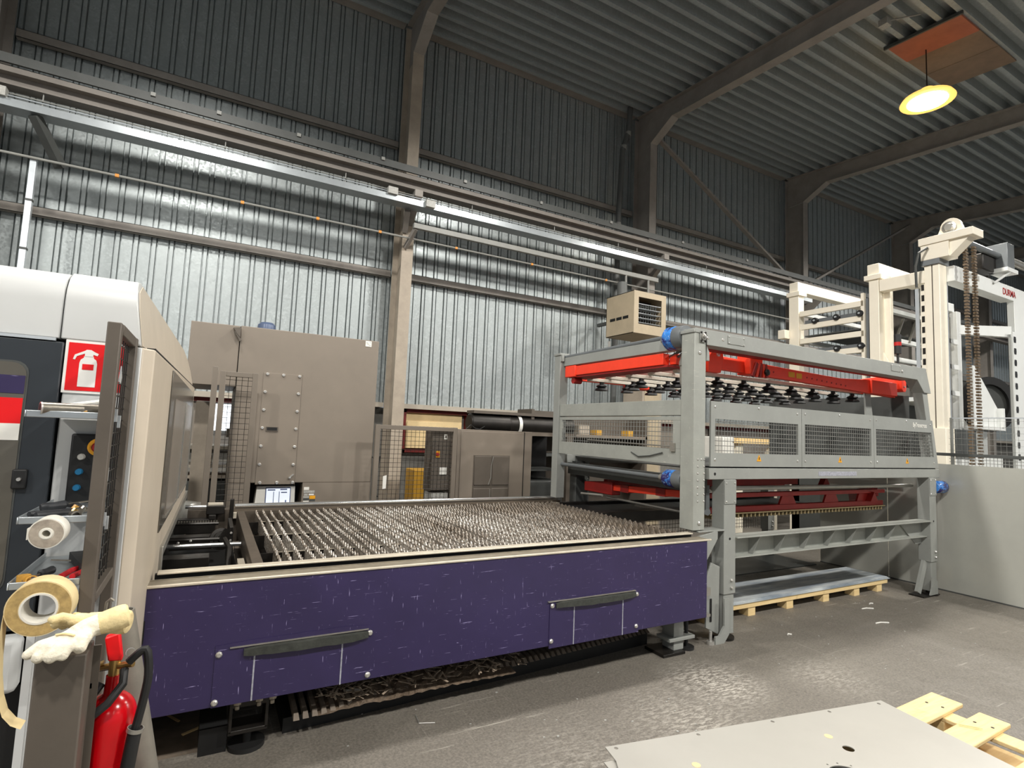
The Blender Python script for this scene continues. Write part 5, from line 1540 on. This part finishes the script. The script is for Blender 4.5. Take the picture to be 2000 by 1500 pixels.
part('pulley', MB().lathe((9.24, 3.73, 4.83), (-1, 0, 0), [(.0, 0), (.09, 0), (.09, .03), (.06, .035), (.05, .05), (0, .05)], 20), M['trim'], pl)
part('portal_beam', MB().box(9.42, 11.45, 3.76, 3.94, 4.08, 4.31), M['creamw'], t, .004)
part('beam_label', MB().box(9.72, 10.2, 3.754, 3.761, 4.20, 4.275), M['labelgrey'], t)
part('top_shaft', MB().cyl((9.48, 3.70, 4.69), (10.75, 3.70, 4.69), .045, 14), M['motor'], t)
part('top_shaft', MB().cyl((11.0, 3.70, 4.69), (12.0, 3.70, 4.69), .06, 14), M['trim'], t)
part('gearbox', MB().box(10.72, 10.98, 3.58, 3.86, 4.46, 4.88), M['motor'], t, .01)
part('gear_motor', MB().box(10.25, 10.72, 3.72, 3.95, 4.40, 4.66), M['blackm'], t, .02)
part('motor_shelf', MB().hexa([(10.62, 3.55, 4.40), (11.0, 3.55, 4.40), (11.0, 3.80, 4.40), (10.62, 3.80, 4.40), (10.62, 3.55, 4.46), (11.0, 3.55, 4.46), (11.0, 3.80, 4.46), (10.62, 3.80, 4.46)]).beam((10.8, 3.6, 4.40), (10.7, 3.76, 4.25), .12, .03), M['creamw'], t)
part('shaft_bearing', MB().box(9.42, 9.52, 3.62, 3.78, 4.66, 4.80).cyl((9.47, 3.66, 4.80), (9.47, 3.66, 4.9), .015, 8), M['creamw'], t, .004)
text('red_lettering', 'DURMA', (11.02, 3.757, 4.135), .15, M['redbtn'], t, sx=.92)
for x in (9.47, 9.74):
    cb = MB()
    for k in range(74):
        z = 4.62 - .045 * k
        w_ = .045 if k % 2 else .03
        cb.box(x - w_, x + w_, 3.62, 3.66, z - .028, z)
    part('lift_chain', cb, M['chain'], t, kind='stuff')
part('inner_beam', MB().box(9.45, 10.1, 4.05, 4.2, 3.75, 3.88), M['creamw'], t, .006)
part('inner_column', MB().box(10.05, 10.18, 4.0, 4.1, 1.9, 3.75), M['creamw'], t, .004)
part('chain_backing', MB().box(9.52, 9.72, 3.95, 4.0, 1.9, 3.6), M['trim'], t)
repeat('cross_bar', MB().box(-.28, .28, -.03, .03, -.035, .035), M['creamw'], [(9.68, 3.98, z) for z in (3.24, 2.85, 2.45)], t)
part('carriage_plate', MB().prism([(10.16, 2.9), (10.22, 2.9), (11.0, 2.25), (11.0, 1.98), (10.16, 1.98)], XZ, 3.86, 3.9), M['creamw'], t)
part('carriage_base', MB().box(10.1, 11.06, 3.80, 3.95, 1.93, 1.98).box(10.94, 11.0, 3.78, 3.9, 1.98, 2.28), M['creamw'], t)
part('grille_block', MB().box(9.46, 10.2, 3.86, 4.1, 1.50, 1.90), M['dark_strip'], t)
part('plinth', MB().box(9.43, 11.2, 3.9, 4.2, 0, 1.50), M['creamw'], t)
part('far_column', MB().box(11.45, 12.4, 3.765, 3.86, 0, 4.31), M['creamw'], t, .006)
part('perforated_strip', MB().box(11.28, 11.41, 3.74, 3.76, 0, 3.55), M['creamw'], t)
repeat('strip_slot', MB().prism([(-.035, -.05), (.035, -.05), (.045, 0), (.035, .05), (-.035, .05), (-.045, 0)], lambda u, v, d: (u, d, v), -.003, .0), M['blackm'], [(11.345, 3.739, 3.42 - .19 * k) for k in range(11)], t, smooth=False)
part('corner_arm', MB().hexa([(10.1, 4.0, 3.40), (11.42, 3.8, 3.48), (11.42, 3.9, 3.48), (10.1, 4.1, 3.40), (10.1, 4.0, 3.54), (11.42, 3.8, 3.66), (11.42, 3.9, 3.66), (10.1, 4.1, 3.54)]), M['creamw'], t)
part('cable', MB().tube([(9.15, 3.98, 4.58), (9.05, 4.05, 4.5), (9.06, 4.1, 4.3), (9.12, 4.12, 4.0)], .018, 8), M['dark_strip'], t)
t = thing('press_wheel', 'large dark handwheel seen through the cream lifting portal', 'wheel', (12.2, 4.6, 2.3))
part('rim', MB().lathe((12.4, 4.55, 2.45), (-.5, -1, 0), [(.36, 0), (.5, 0), (.5, .12), (.36, .12), (.36, 0)], 28), M['rubber'], t)
part('disc', MB().lathe((12.4, 4.55, 2.45), (-.5, -1, 0), [(0, .02), (.37, .02), (.37, .06), (0, .07)], 28), M['dark_strip'], t)
part('stand', MB().box(12.3, 12.6, 4.6, 4.9, 0, 2.4), M['creamw'], t)
t = thing('pipe_rack', 'dark machinery rails and white fittings behind the lifting portal', 'rack', (11.5, 5.4, 2.8))
for k, z in enumerate((3.05, 2.78, 2.52, 2.3)):
    part('rail', MB().box(10.3, 14.5, 5.2 + .1 * k, 5.28 + .1 * k, z - .05, z + .05), M['dark_strip'], t)
part('upright', MB().box(10.3, 10.4, 5.2, 5.5, 0, 3.1), M['dark_strip'], t)
part('upright', MB().box(14.0, 14.1, 5.2, 5.5, 0, 3.1), M['dark_strip'], t)
repeat('white_fitting', MB().lathe((0, 0, 0), (0, 0, 1), [(.1, -.12), (.12, 0), (.06, .05), (.1, .1), (.04, .16), (0, .17)], 12), M['white'], [(11.35, 5.1, 3.05), (11.4, 5.1, 2.65), (11.6, 5.1, 2.4), (11.95, 5.1, 2.45)], t)

t = thing('signal_beacon', 'black signal beacon with a red band on the loader top', 'beacon', (6.6, 3.18, 2.5))
part('pole', MB().cyl((6.6, 3.18, 2.497), (6.6, 3.18, 2.66), .012, 10), M['rubber'], t)
part('base', MB().cyl((6.6, 3.18, 2.63), (6.6, 3.18, 2.72), .034, 16), M['rubber'], t)
part('red_lens', MB().cyl((6.6, 3.18, 2.72), (6.6, 3.18, 2.76), .036, 16), M['redlens'], t)
part('upper_lens', MB().cyl((6.6, 3.18, 2.76), (6.6, 3.18, 2.845), .035, 16), M['rubber'], t)

# plank stack on a pale frame behind the loader
t = thing('trestle', 'pale blue white trestle frame carrying boards behind the loader mesh', 'trestle', (10, 6.7, 0))
for x in (8.2, 9.15, 10.1, 11.2):
    part('leg', MB().prism([(x - .05, 0), (x + .14, 0), (x + .14, 1.56), (x + .02, 1.56), (x - .12, 1.40)], XZ, 6.55, 6.62), C, t)
part('lower_rail', MB().box(7.75, 12.0, 6.5, 6.6, 1.22, 1.30), M['alu'], t)
part('white_box', MB().box(7.72, 8.0, 6.45, 6.9, 1.28, 1.66), M['white'], t, .02)
for k in range(3):
    one('board', MB().box(7.95 + .1 * k, 12.1 - .05 * k, 6.45 + .02 * k, 7.0, 1.56 + .031 * k, 1.589 + .031 * k), M['wood'], ('lowest of three long pale boards on the trestle behind the loader mesh', 'middle of three long pale boards on the trestle behind the loader mesh', 'topmost of three long pale boards on the trestle behind the loader mesh')[k], 'board', 'long boards on the trestle')
t = thing('pale_column_unit', 'cream upright unit standing behind the loader beneath the heater', 'cabinet', (6.9, 7.3, 0))
part('body', MB().box(6.55, 7.0, 7.2, 7.7, 0, 2.6), M['column_cream'], t)
part('door', MB().box(6.6, 6.95, 7.19, 7.2, .1, 2.5), M['heater'], t)
t = thing('parts_shelf', 'brown cluttered parts shelf seen through the loader side mesh', 'shelf', (5.0, 7.2, 0))
part('back_panel', MB().box(4.2, 6.5, 7.4, 7.43, 0, 1.95), M['brown_d'], t)
part('board', MB().box(4.2, 6.5, 7.0, 7.4, 1.55, 1.60), M['brown'], t)
part('board', MB().box(4.2, 6.5, 7.0, 7.4, 1.25, 1.29), M['dark_strip'], t)
part('upright', MB().box(4.2, 4.25, 7.0, 7.4, 0, 1.95), M['brown_d'], t)
part('upright', MB().box(6.45, 6.5, 7.0, 7.4, 0, 1.95), M['brown_d'], t)
for k, (x, w_, h_, m, lb) in enumerate(((4.75, .12, .12, 'labelgrey', 'grey part box at the left of the parts shelf'), (5.45, .10, .08, 'yellow', 'small yellow box in the middle of the parts shelf'), (6.1, .1, .1, 'yellow', 'small yellow box at the right of the parts shelf'), (5.1, .2, .15, 'column_cream', 'cream carton near the middle of the parts shelf'))):
    one('part_box', MB().box(x, x + w_, 7.02, 7.2, 1.6, 1.6 + h_), M[m], lb, 'box', bevel=.004)

# ================================================================== FOREGROUND PALLET AND SHEETS
t = thing('wooden_pallet', 'bright pine pallet at the bottom right under the pale sheets', 'pallet', (3.0, 1.5, 0))
# boards run along +X away from the sheet corner, laid on stringers
dirx = Vector((-.20, -1.0, 0)).normalized()     # down the pallet side, toward the camera


def plank(name, x0, x1, y0, y1, z0, z1, skew=.0):
    part(name, MB().hexa([(x0, y0, z0), (x1, y0 + skew, z0), (x1, y1 + skew, z0), (x0, y1, z0), (x0, y0, z1), (x1, y0 + skew, z1), (x1, y1 + skew, z1), (x0, y1, z1)]), M['wood'], t, .006)


plank('deck_board', 2.92, 3.93, 1.555, 1.715, .118, .142, .035)
plank('deck_board', 2.92, 3.90, 1.335, 1.475, .118, .142, .03)
plank('deck_board', 1.8, 3.87, .98, 1.16, .118, .142, .03)
plank('deck_board', 1.8, 3.87, .60, .76, .118, .142, .03)
for (x0, x1) in ((3.68, 3.80), (2.9, 3.02), (1.9, 2.02)):
    part('stringer', MB().box(x0, x1, .55, 1.74, .096, .118), M['wood'], t, .004)
for (x0, x1) in ((3.68, 3.84), (2.9, 3.06), (1.9, 2.06)):
    for y in (1.58, 1.06, .6):
        part('block', MB().box(x0, x1, y, y + .12, .018, .096), M['wood'], t, .004)
    part('skid', MB().box(x0, x1, .55, 1.74, 0, .018), M['wood'], t)
repeat('nail', MB().cyl((0, 0, 0), (0, 0, .0015), .008, 8), M['blackm'], [(3.74, 1.69, .142), (3.76, 1.62, .142), (3.73, 1.46, .142), (3.75, 1.39, .142)], t)
one('splinter', MB().beam((3.60, 1.48, .15), (3.66, 1.40, .152), .006, .004), M['wood'], 'thin pale splinter lying on the second pallet board', 'splinter')

# sheets with cut holes: outline with holes filled by a 2-D curve triangulation in bmesh
def sheet_with_holes(outline, holes, z0, z1):
    cu = bpy.data.curves.new('sheet_outline', 'CURVE')
    cu.dimensions = '2D'
    cu.fill_mode = 'BOTH'
    cu.extrude = (z1 - z0) / 2
    for poly in [outline] + holes:
        s = cu.splines.new('POLY')
        s.points.add(len(poly) - 1)
        for p, q in zip(s.points, poly):
            p.co = (q[0], q[1], 0, 1)
        s.use_cyclic_u = True
    o = bpy.data.objects.new('tmp', cu)
    COL.objects.link(o)
    dg = bpy.context.evaluated_depsgraph_get()
    me = bpy.data.meshes.new_from_object(o.evaluated_get(dg))
    bpy.data.objects.remove(o)
    me.transform(Matrix.Translation((0, 0, (z0 + z1) / 2)))
    return me


def ring(cx, cy, r, n=28):
    return [(cx + r * math.cos(2 * PI * k / n), cy + r * math.sin(2 * PI * k / n)) for k in range(n)]


SZ = .158
outline = [(1.724, 2.098), (3.473, 1.80), (3.25, .55), (1.45, .86), (1.66, 1.92), (1.70, 1.99)]
holes = [ring(1.765, 2.068, .010, 12), ring(2.213, 1.988, .010, 12), ring(2.672, 1.912, .010, 12), ring(3.06, 1.848, .010, 12), ring(3.418, 1.782, .010, 12),
         ring(2.788, 1.593, .026), ring(2.565, 1.455, .088, 40)]
holes += [ring(2.565 + .105 * math.cos(a), 1.455 + .105 * math.sin(a), .005, 8) for a in [k * PI / 6 for k in range(12)]]
me = sheet_with_holes(outline, holes, SZ - .004, SZ)
me.materials.append(M['sheet_front'])
me.name = 'cut_sheet'
o = bpy.data.objects.new('cut_sheet', me)
COL.objects.link(o)
tag(o, 'pale uppermost cut sheet with round holes on the foreground pallet', 'sheet')
lower = [(1.655, 2.02), (3.40, 1.77), (3.18, .6), (1.45, .9)]
me = sheet_with_holes(lower, [ring(2.79, 1.60, .05, 24), ring(2.565, 1.455, .1, 40)], SZ - .0155, SZ - .0105)
me.materials.append(M['sheet_front'])
o = bpy.data.objects.new('cut_sheet', me)
COL.objects.link(o)
tag(o, 'lower pale sheet whose corner sticks out beneath the uppermost sheet', 'sheet')
one('sheet_spacer', MB().box(1.95, 3.2, 1.75, 1.78, SZ - .0104, SZ - .0041), M['wood_d'], 'thin wooden lath between the two pale sheets', 'lath')
for k, (px, py) in enumerate(((2.806, 1.70), (2.009, 1.814))):
    one('tape_patch', MB().cyl((px, py, SZ), (px, py, SZ + .0012), .02, 10), M['board'], ('small cream patch near the middle of the uppermost pale sheet', 'small cream patch near the left corner of the uppermost pale sheet')[k], 'patch')

# ------------------------------------------------------------------ litter on the floor
LIT = [((5.75, 3.14), (5.88, 3.10), 'pale scrap sliver on the floor in front of the steel sheet pallet'),
       ((5.42, 2.84), (5.56, 2.80), 'bent pale scrap sliver on the sunlit side of the loader shadow'),
       ((6.0, 3.2), (6.06, 3.2), 'short pale chip beside the loader right leg'),
       ((4.36, 2.98), (4.40, 2.97), 'tiny pale chip on the floor in front of the loader left leg')]
for (a, b_, lb) in LIT:
    m = ((a[0] + b_[0]) / 2, (a[1] + b_[1]) / 2 + .012)
    one('scrap_sliver', MB().tube([(a[0], a[1], .004), (m[0], m[1], .006), (b_[0], b_[1], .004)], .006, 6), M['white'], lb, 'scrap')
lt = MB()
random.seed(3)
for k in range(70):
    x, y = random.uniform(.6, 6.8), random.uniform(2.2, 3.3)
    lt.box(x, x + random.uniform(.004, .014), y, y + random.uniform(.004, .012), 0, .003)
one('floor_chips', lt, M['labelgrey'], 'tiny pale metal chips scattered over the concrete floor', 'chips', kind='stuff')
one('wire_offcut', MB().tube([(1.13, 3.02, .004), (1.12, 2.93, .004), (1.20, 2.9, .004)], .003, 6), M['bolt'], 'bent wire offcut on the floor by the scrap conveyor', 'wire')
